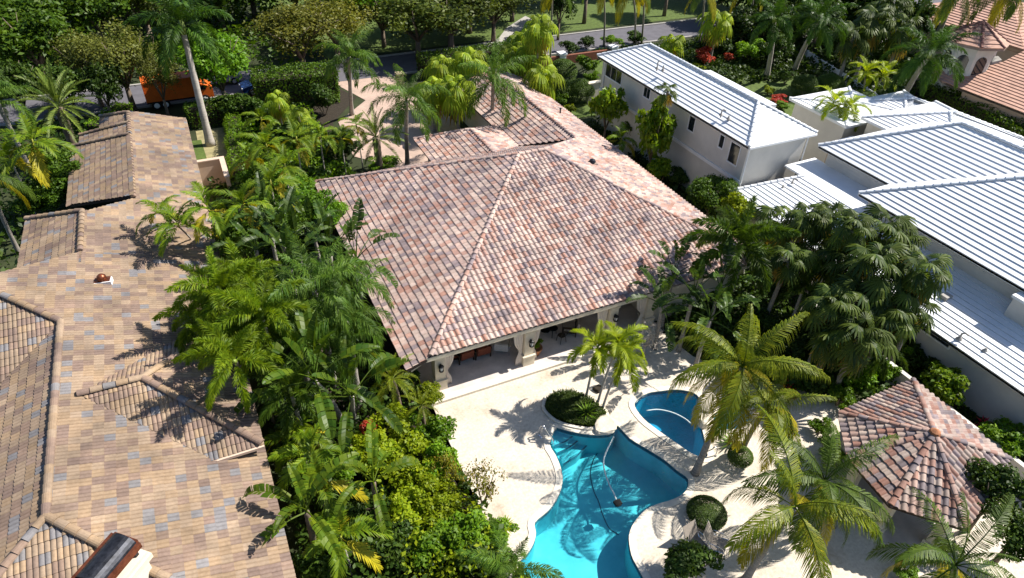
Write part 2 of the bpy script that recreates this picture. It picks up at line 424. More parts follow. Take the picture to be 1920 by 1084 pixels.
def roof_tiles(parent, planes, pal, wts, prof, w, e, nsingle=300, rank=None, tname='roof_tile', lip=.05, over=.05):
    P = PROF[prof]; k = len(P)
    pu = np.array([p[0] * w for p in P]); ph = np.array([p[1] for p in P])
    # rows: lip bottom, lip top, lower edge of the face, upper edge of the face
    lt = np.stack([pu, np.zeros(k), ph + lip], 1)
    loc = np.concatenate([np.stack([pu, np.zeros(k), ph - .02], 1), lt, lt, np.stack([pu, np.full(k, e * 1.1), ph + .002], 1)])
    quads = np.array([(r * k + j, r * k + j + 1, (r + 1) * k + j + 1, (r + 1) * k + j) for r in (0, 2) for j in range(k - 1)])
    pal = np.array(pal); wts = np.array(wts) / sum(wts)
    single = []; whole = []; cut_v = []; bmx = bmesh.new(); lay = bmx.verts.layers.float_color.new('tint')
    for pl in planes:
        nu = int((pl.u1 - pl.u0) / w) + 3; nv = int((pl.v1 - pl.v0) / e) + 2
        I, J = np.meshgrid(np.arange(-1, nu), np.arange(-1, nv)); I = I.ravel(); J = J.ravel()
        U = pl.u0 + I * w; V = pl.v0 - over + J * e
        marg = np.stack([pip(U + a, V + b_, pl.uv) for a, b_ in ((0, 0), (w, 0), (0, e), (w, e), (w / 2, over + .001))])
        # eave row counts as inside along its lower edge
        low = J == 0
        marg2 = marg.copy(); marg2[0] = np.where(low, np.minimum(marg[2], marg[4]), marg[0]); marg2[1] = np.where(low, np.minimum(marg[3], marg[4]), marg[1])
        mn = marg2[:4].min(0); mx = marg.max(0)
        O = np.array(pl.o); uu, vv, nn = np.array(pl.u), np.array(pl.v), np.array(pl.n)
        T = RNG.choice(len(pal), len(U), p=wts)
        jit = RNG.normal(0, .007, len(U)); bri = RNG.normal(1, .06, len(U)); dz = RNG.uniform(-.006, .008, len(U))
        bmp = bmesh.new(); bl = bmp.verts.layers.float_color.new('tint'); any_cut = False
        for i in np.nonzero((mx > 0) & (J >= 0))[0]:
            o = O + uu * U[i] + vv * (V[i] + jit[i]) + nn * dz[i]
            if mn[i] >= -.01:
                single.append((seen_size(o), o, pl, T[i], bri[i]))
            else:
                vs = o + loc @ np.stack([uu, vv, nn]); any_cut = True
                c = (*np.clip(pal[T[i]] * bri[i], 0, 1), 1)
                bv = [bmp.verts.new(q) for q in vs]
                for b_ in bv: b_[bl] = c
                for q in quads: bmp.faces.new([bv[a] for a in q])
        if any_cut:
            kk = len(pl.poly)
            for i in range(kk):
                a = Vector((*pl.poly[i], 0)); b_ = Vector((*pl.poly[(i + 1) % kk], 0)); d = b_ - a
                if d.length < 1e-6: continue
                nrm = Vector((d.y, -d.x, 0)).normalized()
                ov = over * 1.3 if abs(d.normalized().dot(pl.u)) > .985 else 0.0
                bmesh.ops.bisect_plane(bmp, geom=bmp.verts[:] + bmp.edges[:] + bmp.faces[:], plane_co=a + nrm * ov, plane_no=nrm, clear_outer=True)
            me = bpy.data.meshes.new('tmp'); bmp.to_mesh(me); bmx.from_mesh(me); bpy.data.meshes.remove(me)
        bmp.free()
    single.sort(key=lambda s: -s[0] if rank is None else -rank(s[1]) )
    vis = [s for s in single[:nsingle] if s[0] > 0]; rest = [s for s in single if s[0] == 0 or s not in vis] if False else single[len(vis):]
    meshes = {}
    for sz, o, pl, t, br in vis:
        q = (t, round(br * 8))
        if q not in meshes:
            me = npmesh(tname, loc, quads, M['tile'], 4)
            tint_mesh(me, [(*np.clip(pal[t] * q[1] / 8, 0, 1), 1)] * len(loc)); meshes[q] = me
        ob = bpy.data.objects.new(tname, meshes[q]); link(ob, parent)
        ob.matrix_local = parent.matrix_world.inverted() @ Matrix(((pl.u.x, pl.v.x, pl.n.x, o[0]), (pl.u.y, pl.v.y, pl.n.y, o[1]), (pl.u.z, pl.v.z, pl.n.z, o[2]), (0, 0, 0, 1)))
    if rest:
        n0 = len(loc); V = np.concatenate([s[1] + loc @ np.stack([s[2].u, s[2].v, s[2].n]) for s in rest])
        C = np.repeat(np.array([(*np.clip(pal[s[3]] * s[4], 0, 1), 1) for s in rest]), n0, 0)
        Q = (quads[None] + (np.arange(len(rest)) * n0)[:, None, None]).reshape(-1, 4)
        me = npmesh('tile_field', V, Q, None, 4); tint_mesh(me, C)
        bmx.from_mesh(me); bpy.data.meshes.remove(me)
    me = bpy.data.meshes.new('tile_field'); bmx.to_mesh(me); bmx.free(); me.materials.append(M['tile'])
    ob = bpy.data.objects.new('tile_field', me); link(ob, parent); ob.matrix_local = parent.matrix_world.inverted(); ob['kind'] = 'stuff'
def world_part(name, b, m, parent, smooth=False):
    """a part given in world coordinates"""
    o = b.obj(name, m, parent, smooth); o.matrix_local = parent.matrix_world.inverted(); return o
def roof_deck(parent, planes, thick=.14, m='roof_under', name='roof_deck'):
    b = B()
    for pl in planes:
        zt = [pl.z(*p) - .03 for p in pl.poly]; b.prism(pl.poly, [z - thick for z in zt], zt)
    return world_part(name, b, M[m], parent)
CAPM = {}
def cap_tiles(parent, a, b_, pal, wts, rad=.13, ln=.40, m='tile', name='ridge_tile', z=.05):
    a, b_ = Vector(a), Vector(b_); d = b_ - a; n = max(1, int(d.length / ln)); st = d / n
    t = d.normalized(); sd_ = t.cross(Vector((0, 0, 1))).normalized(); up = sd_.cross(t)
    pal = np.array(pal); wts = np.array(wts) / sum(wts)
    for i in range(n):
        q = int(RNG.choice(len(pal), p=wts)); key = (tuple(pal[q]), rad, round(st.length, 1), m)
        if key not in CAPM:
            vs = []; fs = []
            for k2, (y, r, lift) in enumerate(((0, rad, .035), (st.length * 1.12, rad * .88, .0))):
                for j in range(8):
                    an = math.pi * (j / 7); vs.append((math.cos(an) * r, y, math.sin(an) * r * .8 + lift - .02))
            fs = [(j, j + 1, 8 + j + 1, 8 + j) for j in range(7)] + [tuple(range(7, -1, -1))]
            me = bpy.data.meshes.new(name); me.from_pydata(vs, [], fs); me.materials.append(M[m])
            if m == 'tile': tint_mesh(me, [(*pal[q], 1)] * len(vs))
            CAPM[key] = me
        p = a + st * i
        ob = bpy.data.objects.new(name, CAPM[key]); link(ob, parent)
        ob.matrix_local = parent.matrix_world.inverted() @ Matrix(((sd_.x, t.x, up.x, p.x), (sd_.y, t.y, up.y, p.y), (sd_.z, t.z, up.z, p.z + z), (0, 0, 0, 1)))
def courses(parent, pl, m, e=.36, t=.062, name='tile_course', jag=False):
    """flat tiles laid in long courses, each a wedge that steps down to the next"""
    n = int((pl.v1 - pl.v0) / e) + 1
    for j in range(n):
        v0 = pl.v0 + j * e; v1 = min(pl.v0 + (j + 1) * e + .03, pl.v1 - 1e-4); v0s = v0 + (1e-4 if j == 0 else 0)
        if v1 - v0 < .04: continue
        s0, s1 = pl.span(v0s), pl.span(v1)
        if not s0 or not s1: continue
        b = B()
        up = [pl.p(s0[0], v0 - .02, t), pl.p(s0[1], v0 - .02, t), pl.p(s1[1], v1, .004), pl.p(s1[0], v1, .004)]
        dn = [pl.p(s0[0], v0 - .02, -.015), pl.p(s0[1], v0 - .02, -.015), pl.p(s1[1], v1, -.015), pl.p(s1[0], v1, -.015)]
        b.add(up + dn, [(0, 1, 2, 3), (4, 7, 6, 5), (0, 4, 5, 1), (1, 5, 6, 2), (2, 6, 7, 3), (3, 7, 4, 0)])
        world_part(name, b, M[m], parent)
def walls(parent, poly, z0, z1, m, name='wall', th=.25, close=True):
    """each run of wall its own part"""
    n = len(poly)
    for i in range(n if close else n - 1):
        a = Vector((*poly[i][:2], 0)); c = Vector((*poly[(i + 1) % n][:2], 0)); d = (c - a).normalized(); nn = Vector((-d.y, d.x, 0)) * th
        b = B(); e0 = d * (th if i % 2 else 0)
        zt = z1 if not hasattr(z1, '__len__') else z1[i]
        b.prism([tuple((a + (d * (th + .002) if i % 2 else Vector()))[:2]), tuple((c - (d * (th + .002) if i % 2 else Vector()))[:2]),
                 tuple((c - (d * (th + .002) if i % 2 else Vector()) + nn)[:2]), tuple((a + (d * (th + .002) if i % 2 else Vector()) + nn)[:2])], z0, zt)
        world_part(name, b, M[m], parent)
def gutter(parent, a, b_, m='white_paint', w=.13, h=.14, name='gutter'):
    a, b_ = Vector(a), Vector(b_); d = (b_ - a).normalized(); n = Vector((d.y, -d.x, 0)) * w
    b = B(); pts = [a, b_, b_ + n, a + n]
    b.prism([p[:2] for p in pts], [p.z - h for p in pts], [p.z for p in pts]); world_part(name, b, M[m], parent)

PAL_MAIN = [(.56, .445, .395), (.52, .38, .335), (.465, .29, .24), (.41, .235, .185), (.35, .275, .275), (.29, .235, .245), (.53, .41, .365)]
W_MAIN = [4, 4, 3.2, 1.5, 3, 2.0, 4]
PAL_LEFT = [(.345, .25, .165), (.325, .245, .175), (.235, .17, .14), (.28, .20, .155), (.225, .22, .23), (.35, .265, .19), (.26, .19, .15)]
W_LEFT = [4, 3, 2.4, 2.4, 1.7, 2.4, 2]
PAL_GAZ = [(.48, .39, .34), (.44, .31, .265), (.38, .225, .18), (.33, .18, .14), (.27, .22, .23), (.22, .185, .195), (.43, .335, .29)]

# ------------------------------------------------------------------ ground, road, lawns
DECK = [(6.1, 21.9), (20.9, 21.9), (21.3, 19.6), (23.3, 16.9), (25.2, 15.0), (26.4, 13.6), (26.5, 12.2), (29.0, 12.2), (29.0, 2), (4.4, 2), (6.6, 9.6), (7.2, 12.8), (6.4, 17)]
sheet('ground', [(-1500, -300), (1500, -300), (1500, 3000), (-1500, 3000)], -.03, M['ground'], [offset(DECK, -.2)])
sheet('road', [(-120, 66.6), (180, 66.6), (180, 72.2), (-120, 72.2)], .0, M['asphalt'])
for y in (66.35, 72.2):
    b = B().box(-120, y, -.03, 12.6 if y < 70 else 180, y + .25, .12); structure(b.obj('kerb', M['kerb']))
    if y < 70: structure(B().box(19.5, y, -.03, 180, y + .25, .12).obj('kerb', M['kerb']))
sheet('driveway', [(12.8, 66.55), (19.2, 66.55), (18.3, 62), (20.6, 57), (20.7, 45.4), (14.0, 45.2), (13.4, 46.5), (10.5, 50), (11.0, 57), (14.6, 61)], .008, M['paver'])
sheet('garden_bed', [(1.8, 5), (6.6, 5), (7.0, 22), (6.3, 42), (10, 50), (10.5, 57), (14, 62), (12.6, 66.2), (3, 66.2), (1.7, 50)], .0, M['soil'])
sheet('lawn', [(-.85, 48.8), (2.2, 48.8), (2.4, 59.5), (-.6, 59.5)], .004, M['dry_grass'])
sheet('lawn_strip', [(-1.5, 49), (-.2, 49), (-.35, 57.6), (-1.5, 57.6)], .008, M['grass'])
sheet('far_lawn', [(14, 73.5), (75, 73.5), (90, 100), (10, 100)], .0, M['grass'])
sheet('garden_lawn', [(44.5, 38.8), (61, 38.8), (62, 56), (58, 64), (40, 64), (38.9, 50), (44, 50)], .0, M['grass'])
sheet('side_lawn', [(28.6, 50), (33.5, 50), (36, 63), (29, 63)], .0, M['grass'])
sheet('far_path', ats([(900, 92), (948, 84), (972, 60), (1005, 40), (985, 30), (950, 52), (935, 72), (890, 84)]), .012, M['concrete'])
sheet('side_path', [(28.3, 29), (32.4, 29), (32.2, 3), (29.6, 3)], .0, M['soil'])
sheet('court', [(70, 52), (84, 52), (84, 62), (70, 62)], .008, M['concrete'])

# ------------------------------------------------------------------ main house: pink clay tiles, columned portico
mh = thing('tiled_house', 'long low house under a pink and grey barrel tile roof with a columned portico', 'house', (17, 32, 0))
bpy.context.view_layer.update()
A, Bp, LC, RC, H = (17.33, 33.9, 6.3), (19.1, 33.9, 6.3), (7.2, 22.4, 2.9), (27.7, 22.4, 2.9), (24.1, 38.1, 4.33)
zl = lambda x: 6.3 - .3356 * (17.33 - x)
main_planes = [
    gable([A, LC, RC, Bp], A, LC, RC),
    gable([A, (6.0, 42.2), (6.0, 22.35), (6.95, 22.35), LC], A, LC, (7.2, 35, 2.9)),
    gable([A, Bp, H, (20.7, 41.1), (20.7, 42.2), (6.0, 42.2)], A, Bp, H),
    gable([Bp, RC, (27.7, 38.1), H], Bp, H, RC),
    gable([H, (27.7, 38.1), (27.7, 54), (24.1, 54)], (27.7, 38.1, 2.9), (27.7, 54, 2.9), H),
    gable([(24.1, 54), H, (20.7, 41.1), (20.7, 54)], H, (24.1, 54, 4.33), (20.7, 54, 3.0)),
    gable([(17.9, 43.06), (17.9, 38.8), (14.2, 41.2), (14.2, 45.3)], (17.9, 43.06, 4.02), (17.9, 38.8, 4.02), (14.2, 45.3, 2.9)),
    gable([(17.9, 43.06), (17.9, 38.8), (21.3, 40.4), (21.3, 45.3)], (17.9, 43.06, 4.02), (17.9, 38.8, 4.02), (21.3, 45.3, 2.9)),
    gable([(17.9, 43.06), (14.2, 45.3), (21.3, 45.3)], (17.9, 43.06, 4.02), (14.2, 45.3, 2.9), (21.3, 45.3, 2.9)),
]
roof_tiles(mh, main_planes, PAL_MAIN, W_MAIN, 'barrel', .30, .36)
roof_deck(mh, main_planes)
zz = lambda p, dz=0: Vector((p[0], p[1], p[2] + dz))
for a, c in ((A, LC), (A, (6.0, 42.2, zl(6.0))), (Bp, RC), (A, Bp), (Bp, H), (H, (24.1, 54, 4.33)), ((17.9, 38.8, 4.02), (17.9, 43.06, 4.02)), ((17.9, 43.06, 4.02), (14.2, 45.3, 2.9))):
    if c is not A and a[2] > c[2]: a, c = c, a
    cap_tiles(mh, a, c, PAL_MAIN, [2, 3, 3, 1, 2, 1, 3])
# fascias and walls
b = B().box(6.95, 22.36, 2.60, 27.6, 22.44, 2.83); world_part('fascia', b, M['cast_stone'], mh)
b = B().box(6.1, 22.6, 2.2, 6.16, 42, 2.42); world_part('fascia', b, M['fascia'], mh)
b = B().prism([(6.2, 22.42), (6.9, 22.42), (6.9, 22.5), (6.2, 22.5)], [2.2, 2.58, 2.58, 2.2], [2.44, 2.84, 2.84, 2.44]); world_part('fascia', b, M['cast_stone'], mh)
walls(mh, [(20.6, 22.95), (26.9, 22.95), (26.9, 53.4), (21.4, 53.4), (21.4, 44.6), (15, 44.6), (15, 41.5), (7.0, 41.5), (7.0, 28.4), (20.6, 28.4)], 0, [2.9, 2.9, 2.9, 2.9, 2.9, 2.9, 2.4, 2.4, 2.9, 2.9], 'stucco_cream')
world_part('side_wall', B().box(6.75, 24.4, 0, 7.0, 28.1, 2.4), M['stucco_cream'], mh)
b = B().box(7.0, 21.98, -.02, 20.9, 28.4, .15); world_part('portico_floor', b, M['portico_floor'], mh)
b = B().box(6.95, 21.9, -.02, 20.9, 21.978, .155); b.box(6.95, 21.9, .151, 20.9, 22.3, .157); world_part('portico_step', b, M['coping'], mh)
b = B().box(7.1, 22.75, 2.72, 20.7, 28.3, 2.78); world_part('ceiling', b, M['white_paint'], mh)
b = B().box(7.2, 22.6, 2.45, 20.6, 22.98, 2.71); world_part('beam', b, M['stucco_cream'], mh)
# sliding doors at the back of the portico
for x in (9.2, 11.8, 15.0):
    fr = world_part('door', B().box(x, 28.33, .15, x + 2.3, 28.395, 2.4), M['wicker'], mh)
    g2 = B().box(.0, -.02, 0, 1.0, -.003, 2.0).box(1.15, -.02, 0, 2.15, -.003, 2.0).obj('pane', M['glass'], fr)
    g2.matrix_local = Matrix.Translation((x + .08, 28.33, .28))
def column(x, y):
    b = B()
    b.box(x - .33, y - .33, .15, x + .33, y + .33, .75).box(x - .37, y - .37, .75, x + .37, y + .37, .83).box(x - .33, y - .33, .151, x + .33, y + .33, .152)
    b.prism([(x - .27, y - .27), (x + .27, y - .27), (x + .27, y + .27), (x - .27, y + .27)], .83, 2.35)
    b.box(x - .32, y - .32, 2.32, x + .32, y + .32, 2.448)
    return world_part('column', b, M['cast_stone'], mh)
cols = [(7.75, 22.95), (12.62, 22.8), (17.75, 22.8), (20.3, 22.85)]
for x, y in cols: column(x, y)
def lantern(x, y, label):
    t = thing('wall_lantern', label, 'lantern', (x, y, 1.72), 0, 'lanterns on the portico columns')
    B().box(-.04, -.02, -.1, .04, .0, .22).box(-.02, -.14, .2, .02, -.015, .24).obj('bracket', M['black_metal'], t)
    b = B()
    for sx in (-.08, .08):
        for sy in (-.22, -.06): b.box(sx - .012, sy - .012, -.12, sx + .012, sy + .012, .16)
    b.lathe([(.15, 0), (.10, .06), (.03, .1), (.01, .15)], 8, (0, -.14, .16)).lathe([(.02, -.06), (.12, -.01), (.13, .02)], 8, (0, -.14, -.14))
    b.obj('cage', M['black_metal'], t)
    B().lathe([(.06, -.11), (.08, .0), (.06, .14)], 8, (0, -.14, 0)).obj('lamp_glass', M['white_paint'], t)
lantern(7.75, 22.67, 'black wall lantern on the corner column of the portico, beside the shrubs')
lantern(12.66, 22.52, 'black wall lantern on the middle column above the potted plant')
lantern(17.8, 22.52, 'black wall lantern on the column behind the small yellow-green palm')
def curtain(x, y, s, label, w=.62):
    """tied-back cloth panel hanging by a column; s = side it bows to"""
    vs = []; nu, nv = 15, 14
    for j in range(nv + 1):
        t = j / nv; z = .17 + t * 2.5
        tie = math.exp(-((z - 1.05) / .34) ** 2)
        ww = w * (.42 + .58 * t if z > 1.05 else .62) * (1 - .55 * tie)
        for i in range(nu + 1):
            q = i / nu
            vs.append((x + s * (q * ww), y + .045 * math.sin(q * 26 + z) * (1 - .4 * tie) + .05 * tie, z))
    fs = [(j * (nu + 1) + i, j * (nu + 1) + i + 1, (j + 1) * (nu + 1) + i + 1, (j + 1) * (nu + 1) + i) for j in range(nv) for i in range(nu)]
    b = B().add([(p[0] - x, p[1] - y, p[2] - .15) for p in vs], fs)
    o = b.obj('curtain', M['cloth_cream'], None, True, (x, y, .15)); tag(o, label, 'curtain', 'cream curtains tied to the portico columns')
    md = o.modifiers.new('s', 'SOLIDIFY'); md.thickness = .012
curtain(8.05, 22.9, 1, 'cream curtain flaring at its foot right of the corner column')
curtain(12.33, 22.72, -1, 'cream curtain tied back at the left of the middle column')
curtain(12.92, 22.78, 1, 'short cream curtain bunched between the middle column and the potted plant', .5)
curtain(17.45, 22.72, -1, 'cream curtain left of the column behind the small yellow-green palm', .75)
curtain(20.05, 22.75, -1, 'pale curtain behind the bare branching shrub', .8)
# roof vents
def vent_dome(p, label):
    t = thing('roof_vent', label, 'vent', p)
    B().lathe([(.2, -.08), (.2, .02), (.24, .06), (.17, .2), (.05, .25)], 12).obj('dome', M['dark_copper'], t)
    B().box(-.28, -.28, -.08, .28, .28, -.02).obj('flashing', M['fascia'], t)
p = at(1110, 308, 5.0); vent_dome((p.x, p.y, main_planes[3].z(p.x, p.y) + .12), 'dark domed vent on the pink tile roof right of the peak')
p = at(1051, 203, 4.1); b = B().tube([(0, 0, -.2), (0, 0, .45)], .06, 8).tube([(0, 0, .42), (0, 0, .5)], .09, 8)
tag(b.obj('vent_pipe', M['dark_copper'], None, False, (p.x, p.y, main_planes[4].z(p.x, p.y) + .05)), 'thin dark vent pipe on the rear wing of the pink tile roof', 'pipe')

# ------------------------------------------------------------------ tan tiled house on the left
lh = thing('tan_tiled_house', 'big house under a tan, brown and grey tile roof along the left edge', 'house', (-5, 25, 0))
bpy.context.view_layer.update()
S = .33
def zr(x): return 3.2 + S * (-.9 - x)
right = lambda poly: Plane(poly, 3.2, -.9, 0, -S, 0)
left_planes = [
    right([(-.9, 40.5), (-1.05, 54.5), (-4.65, 54.3), (-4.65, 40.5)]),
    right([(-.9, 34.2), (-.9, 40.5), (-4.65, 40.5), (-7.05, 38.4), (-7.05, 34.2)]),
    right([(-.9, 28.3), (-.9, 34.2), (-7.05, 34.2), (-10.9, 31.4), (-7.6, 28.3)]),
    right([(-.85, 11), (-.9, 28.3), (-7.6, 28.3), (-7.6, 17.7)]),
]
LW = .36
left_planes += [
    Plane([(-4.65, 54.0), (-6.7, 55.8), (-6.7, 51.6), (-4.65, 51.6)], zr(-4.65), -4.65, 0, LW, 0),
    Plane([(-4.65, 51.8), (-8.1, 53.8), (-8.1, 49.4), (-4.65, 49.4)], zr(-4.65), -4.65, 0, LW, 0, .1),
    Plane([(-4.65, 49.5), (-8.6, 52.2), (-8.6, 43.5), (-4.65, 40.5)], zr(-4.65), -4.65, 0, LW, 0, .2),
    Plane([(-7.05, 38.5), (-10.2, 40.7), (-10.2, 33.2), (-7.05, 33.2)], zr(-7.05), -7.05, 0, S, 0),
    Plane([(-7.6, 28.3), (-10.9, 31.4), (-14, 31.4), (-14, 21.9)], zr(-7.6), 0, 28.3, 0, S),
    Plane([(-7.6, 28.3), (-7.6, 17.7), (-14, 11.3), (-14, 21.9)], zr(-7.6), -7.6, 0, S, 0),
    Plane([(-7.6, 17.7), (-.85, 11), (-14, 11.3)], zr(-7.6), 0, 17.7, 0, S),
    gable([(-6.9, 23.5), (-4.6, 23.5), (-.85, 19.4), (-2.7, 19.4)], (-6.9, 23.5, 5.18), (-4.6, 23.5, 5.18), (-.85, 19.4, 3.8)),
    gable([(-4.6, 23.5), (-.85, 19.4), (-.85, 27.6)], (-4.6, 23.5, 5.18), (-.85, 19.4, 3.8), (-.85, 27.6, 3.8)),
    gable([(-6.9, 23.5), (-4.6, 23.5), (-.85, 27.6), (-2.7, 27.6)], (-6.9, 23.5, 5.18), (-4.6, 23.5, 5.18), (-.85, 27.6, 3.8)),
]
roof_tiles(lh, left_planes, PAL_LEFT, W_LEFT, 'roman', .34, .37, lip=.03)
roof_deck(lh, left_planes)
rz = zr(-7.6)
for a, c in (((-4.65, 40.5, zr(-4.65)), (-4.65, 54, zr(-4.65))), ((-6.7, 55.8, zr(-4.65) - LW * 2.05), (-4.65, 54, zr(-4.65))), ((-8.1, 53.8, zr(-4.65) - LW * 3.45 + .1), (-4.65, 51.8, zr(-4.65) + .1)),
             ((-8.6, 52.2, zr(-4.65) - LW * 3.95 + .2), (-4.65, 49.5, zr(-4.65) + .2)), ((-7.05, 34.2, zr(-7.05)), (-7.05, 38.5, zr(-7.05))), ((-10.2, 40.7, zr(-7.05) - S * 3.15), (-7.05, 38.5, zr(-7.05))),
             ((-7.6, 28.3, rz), (-10.9, 31.4, zr(-10.9))), ((-7.6, 28.3, rz), (-7.6, 17.7, rz)), ((-14, 11.3, rz - S * 6.4), (-7.6, 17.7, rz)), ((-.85, 11, rz - S * 6.7), (-7.6, 17.7, rz)),
             ((-6.9, 23.5, 5.18), (-4.6, 23.5, 5.18)), ((-.85, 19.4, 3.8), (-4.6, 23.5, 5.18)), ((-.85, 27.6, 3.8), (-4.6, 23.5, 5.18))):
    cap_tiles(lh, a, c, PAL_LEFT, W_LEFT, .16, .42, z=.07)
gutter(lh, (-.92, 11, 3.18), (-.95, 19.3, 3.18), 'fascia'); gutter(lh, (-.95, 27.7, 3.18), (-1.1, 54.4, 3.18), 'stucco_pink')
gutter(lh, (-2.7, 19.36, 3.8), (-.8, 19.36, 3.8), 'stucco_pink', .1, .12)
b = B().prism([(-2.6, 19.7), (-1.1, 19.7), (-1.1, 27.3), (-2.6, 27.3)], [3.2, 2.9, 2.9, 3.2], 3.72); world_part('dormer_wall', b, M['stucco_tan'], lh)
walls(lh, [(-13.5, 11.8), (-1.5, 11.8), (-1.5, 54), (-6, 54), (-6, 31), (-13.5, 31)], 0, [3.0, 3.0, 3.0, 3.4, 3.2, 3.2], 'stucco_tan')
# low garden wall returning from the house
b = B().box(-1.2, 49.3, 0, .6, 49.55, 1.9).box(.6, 46.2, 0, .85, 49.55, 1.9).box(-1.2, 49.25, 1.9, .9, 49.6, 1.98).box(.55, 46.2, 1.9, .9, 49.249, 1.98)
tag(b.obj('garden_wall', M['stucco_pink']), 'short cream garden wall joining the tan tiled house', 'wall')
# roof vent with its red cap
p = at(193, 527, 5.0); pz = left_planes[2].z(p.x, p.y)
t = thing('roof_vent', 'round red-brown vent on a white curb on the tan tile roof', 'vent', (p.x, p.y, pz), R(-8))
B().box(-.38, -.22, -.1, .38, .22, .14).obj('curb', M['white_paint'], t); B().box(-.34, -.17, .142, .34, .17, .2).obj('pan', M['copper'], t)
B().lathe([(.17, .2), (.22, .26), (.2, .38), (.12, .46), (.03, .5)], 14).obj('cap', M['copper'], t, True)
# chimney
p = at(203, 1056, 5.9); t = thing('chimney', 'cream chimney with a barrel-shaped dark copper cap on the tan roof', 'chimney', (p.x, p.y, 0), R(47))
B().box(-.75, -.5, 3.6, .75, .5, 5.55).obj('stack', M['stucco_cream'], t)
B().box(-.88, -.63, 5.2, .88, .63, 5.4).box(-.82, -.57, 5.4, .82, .57, 5.56).obj('cornice', M['cast_stone'], t)
b = B()
for sx in (-.6, .6):
    for sy in (-.36, .36): b.box(sx - .06, sy - .06, 5.56, sx + .06, sy + .06, 5.95)
b.obj('cap_legs', M['dark_copper'], t)
b = B(); n = 12
prof = [(math.cos(math.pi * i / n) * .46, math.sin(math.pi * i / n) * .36) for i in range(n + 1)]
vs = [(s * .74, y, 5.95 + z) for s in (-1, 1) for y, z in prof]
fs = [(i, i + 1, n + 2 + i, n + 1 + i) for i in range(n)] + [tuple(range(n, -1, -1)), tuple(range(n + 1, 2 * n + 2)), (0, n + 1, 2 * n + 1, n)]
b.add(vs, fs).obj('cap_barrel', M['dark_copper'], t)
B().box(-.78, .44, 5.86, .78, .54, 6.08).box(-.78, -.54, 5.86, .78, -.44, 6.08).box(-.82, -.42, 5.88, -.745, .42, 6.12).box(.745, -.42, 5.88, .82, .42, 6.12).obj('cap_rim', M['copper'], t)

# ------------------------------------------------------------------ white house with painted flat tile roofs
wh = thing('white_house', 'large white stucco house with white flat-tiled hip roofs, right side', 'house', (36, 28, 0))
bpy.context.view_layer.update()
def hip(parent, x0, y0, x1, y1, z, s, m, caps=True, sides='lrfb', ridge='y', e=.36, t=.062):
    """hip roof over a rectangle, one plane per side (l = faces -x, f = faces -y)"""
    if ridge == 'y':
        h = (x1 - x0) / 2; ra, rb = ((x0 + h, y0 + h), (x0 + h, y1 - h))
    else:
        h = (y1 - y0) / 2; ra, rb = ((x0 + h, y0 + h), (x1 - h, y0 + h))
    zt = z + s * h
    if ridge == 'y':
        pl = {'l': Plane([(x0, y0), ra, rb, (x0, y1)], z, x0, 0, s, 0), 'r': Plane([(x1, y0), ra, rb, (x1, y1)], z, x1, 0, -s, 0),
              'f': Plane([(x0, y0), (x1, y0), ra], z, 0, y0, 0, s), 'b': Plane([(x0, y1), (x1, y1), rb], z, 0, y1, 0, -s)}
    else:
        pl = {'l': Plane([(x0, y0), ra, (x0, y1)], z, x0, 0, s, 0), 'r': Plane([(x1, y0), rb, (x1, y1)], z, x1, 0, -s, 0),
              'f': Plane([(x0, y0), (x1, y0), rb, ra], z, 0, y0, 0, s), 'b': Plane([(x0, y1), (x1, y1), rb, ra], z, 0, y1, 0, -s)}
    for k in pl:
        if k in sides: courses(parent, pl[k], m, e, t)
    roof_deck(parent, list(pl.values()), .12, m)
    if caps:
        for a, c in (((x0, y0), ra), ((x1, y0), ra if ridge == 'y' else rb), ((x0, y1), rb if ridge == 'y' else ra), ((x1, y1), rb), (ra, rb)):
            za = z if a not in (ra, rb) else zt
            cap_tiles(parent, (*a, za), (*c, zt), [(.8,) * 3], [1], .13, .42, m, z=.05)
    return pl
WR = 'white_roof'
hip(wh, 32.25, 29.77, 38.35, 49.0, 6.0, .5, WR)
# low lean-to roof behind the tall wing
pl = Plane([(38.4, 36.5), (41.3, 36.5), (41.3, 44.7), (38.4, 44.7)], 5.0, 41.3, 0, -.12, 0); courses(wh, pl, WR); roof_deck(wh, [pl], .2, WR)
walls(wh, [(38.0, 36.9), (40.9, 36.9), (40.9, 44.3), (38.0, 44.3)], 0, 4.8, 'stucco_white')
walls(wh, [(32.65, 30.15), (37.95, 30.15), (37.95, 48.6), (32.65, 48.6)], 0, 5.95, 'stucco_white')
world_part('soffit', B().box(32.3, 29.82, 5.8, 38.3, 48.95, 5.86), M['white_paint'], wh)
gutter(wh, (32.25, 48.95, 5.98), (32.25, 29.75, 5.98), w=-.12); gutter(wh, (32.3, 29.77, 5.98), (38.3, 29.77, 5.98), 'white_paint')
world_part('wall_band', B().box(32.56, 30.06, 3.0, 32.648, 48.6, 3.25), M['white_paint'], wh)
for x, y in ((32.6, 30.02), (37.9, 30.02), (32.57, 48.2)):
    world_part('downpipe', B().tube([(x, y - .05, 5.8), (x, y - .05, 0.1)], .05, 8), M['white_paint'], wh)
def wall_window(px0, py0, px1, py1, panes, x=32.648):
    a, c = onx(px0, py0, x), onx(px1, py1, x); y1, z1, y0, z0 = a.y, a.z, c.y, c.z
    w = world_part('window', B().box(x - .05, y0 - .06, z0 - .09, x - .001, y1 + .06, z0 - .001).box(x - .04, y0 - .06, z1, x - .001, y1 + .06, z1 + .07)
                   .box(x - .04, y0 - .07, z0, x - .001, y0, z1).box(x - .04, y1, z0, x - .001, y1 + .07, z1), M['white_paint'], wh)
    n = panes; wd = (y1 - y0) / n
    for i in range(n):
        o = B().box(x - .02, y0 + i * wd + .04, z0 + .02, x - .001, y0 + (i + 1) * wd - .04, z1 - .02).obj('pane', M['glass'], w)
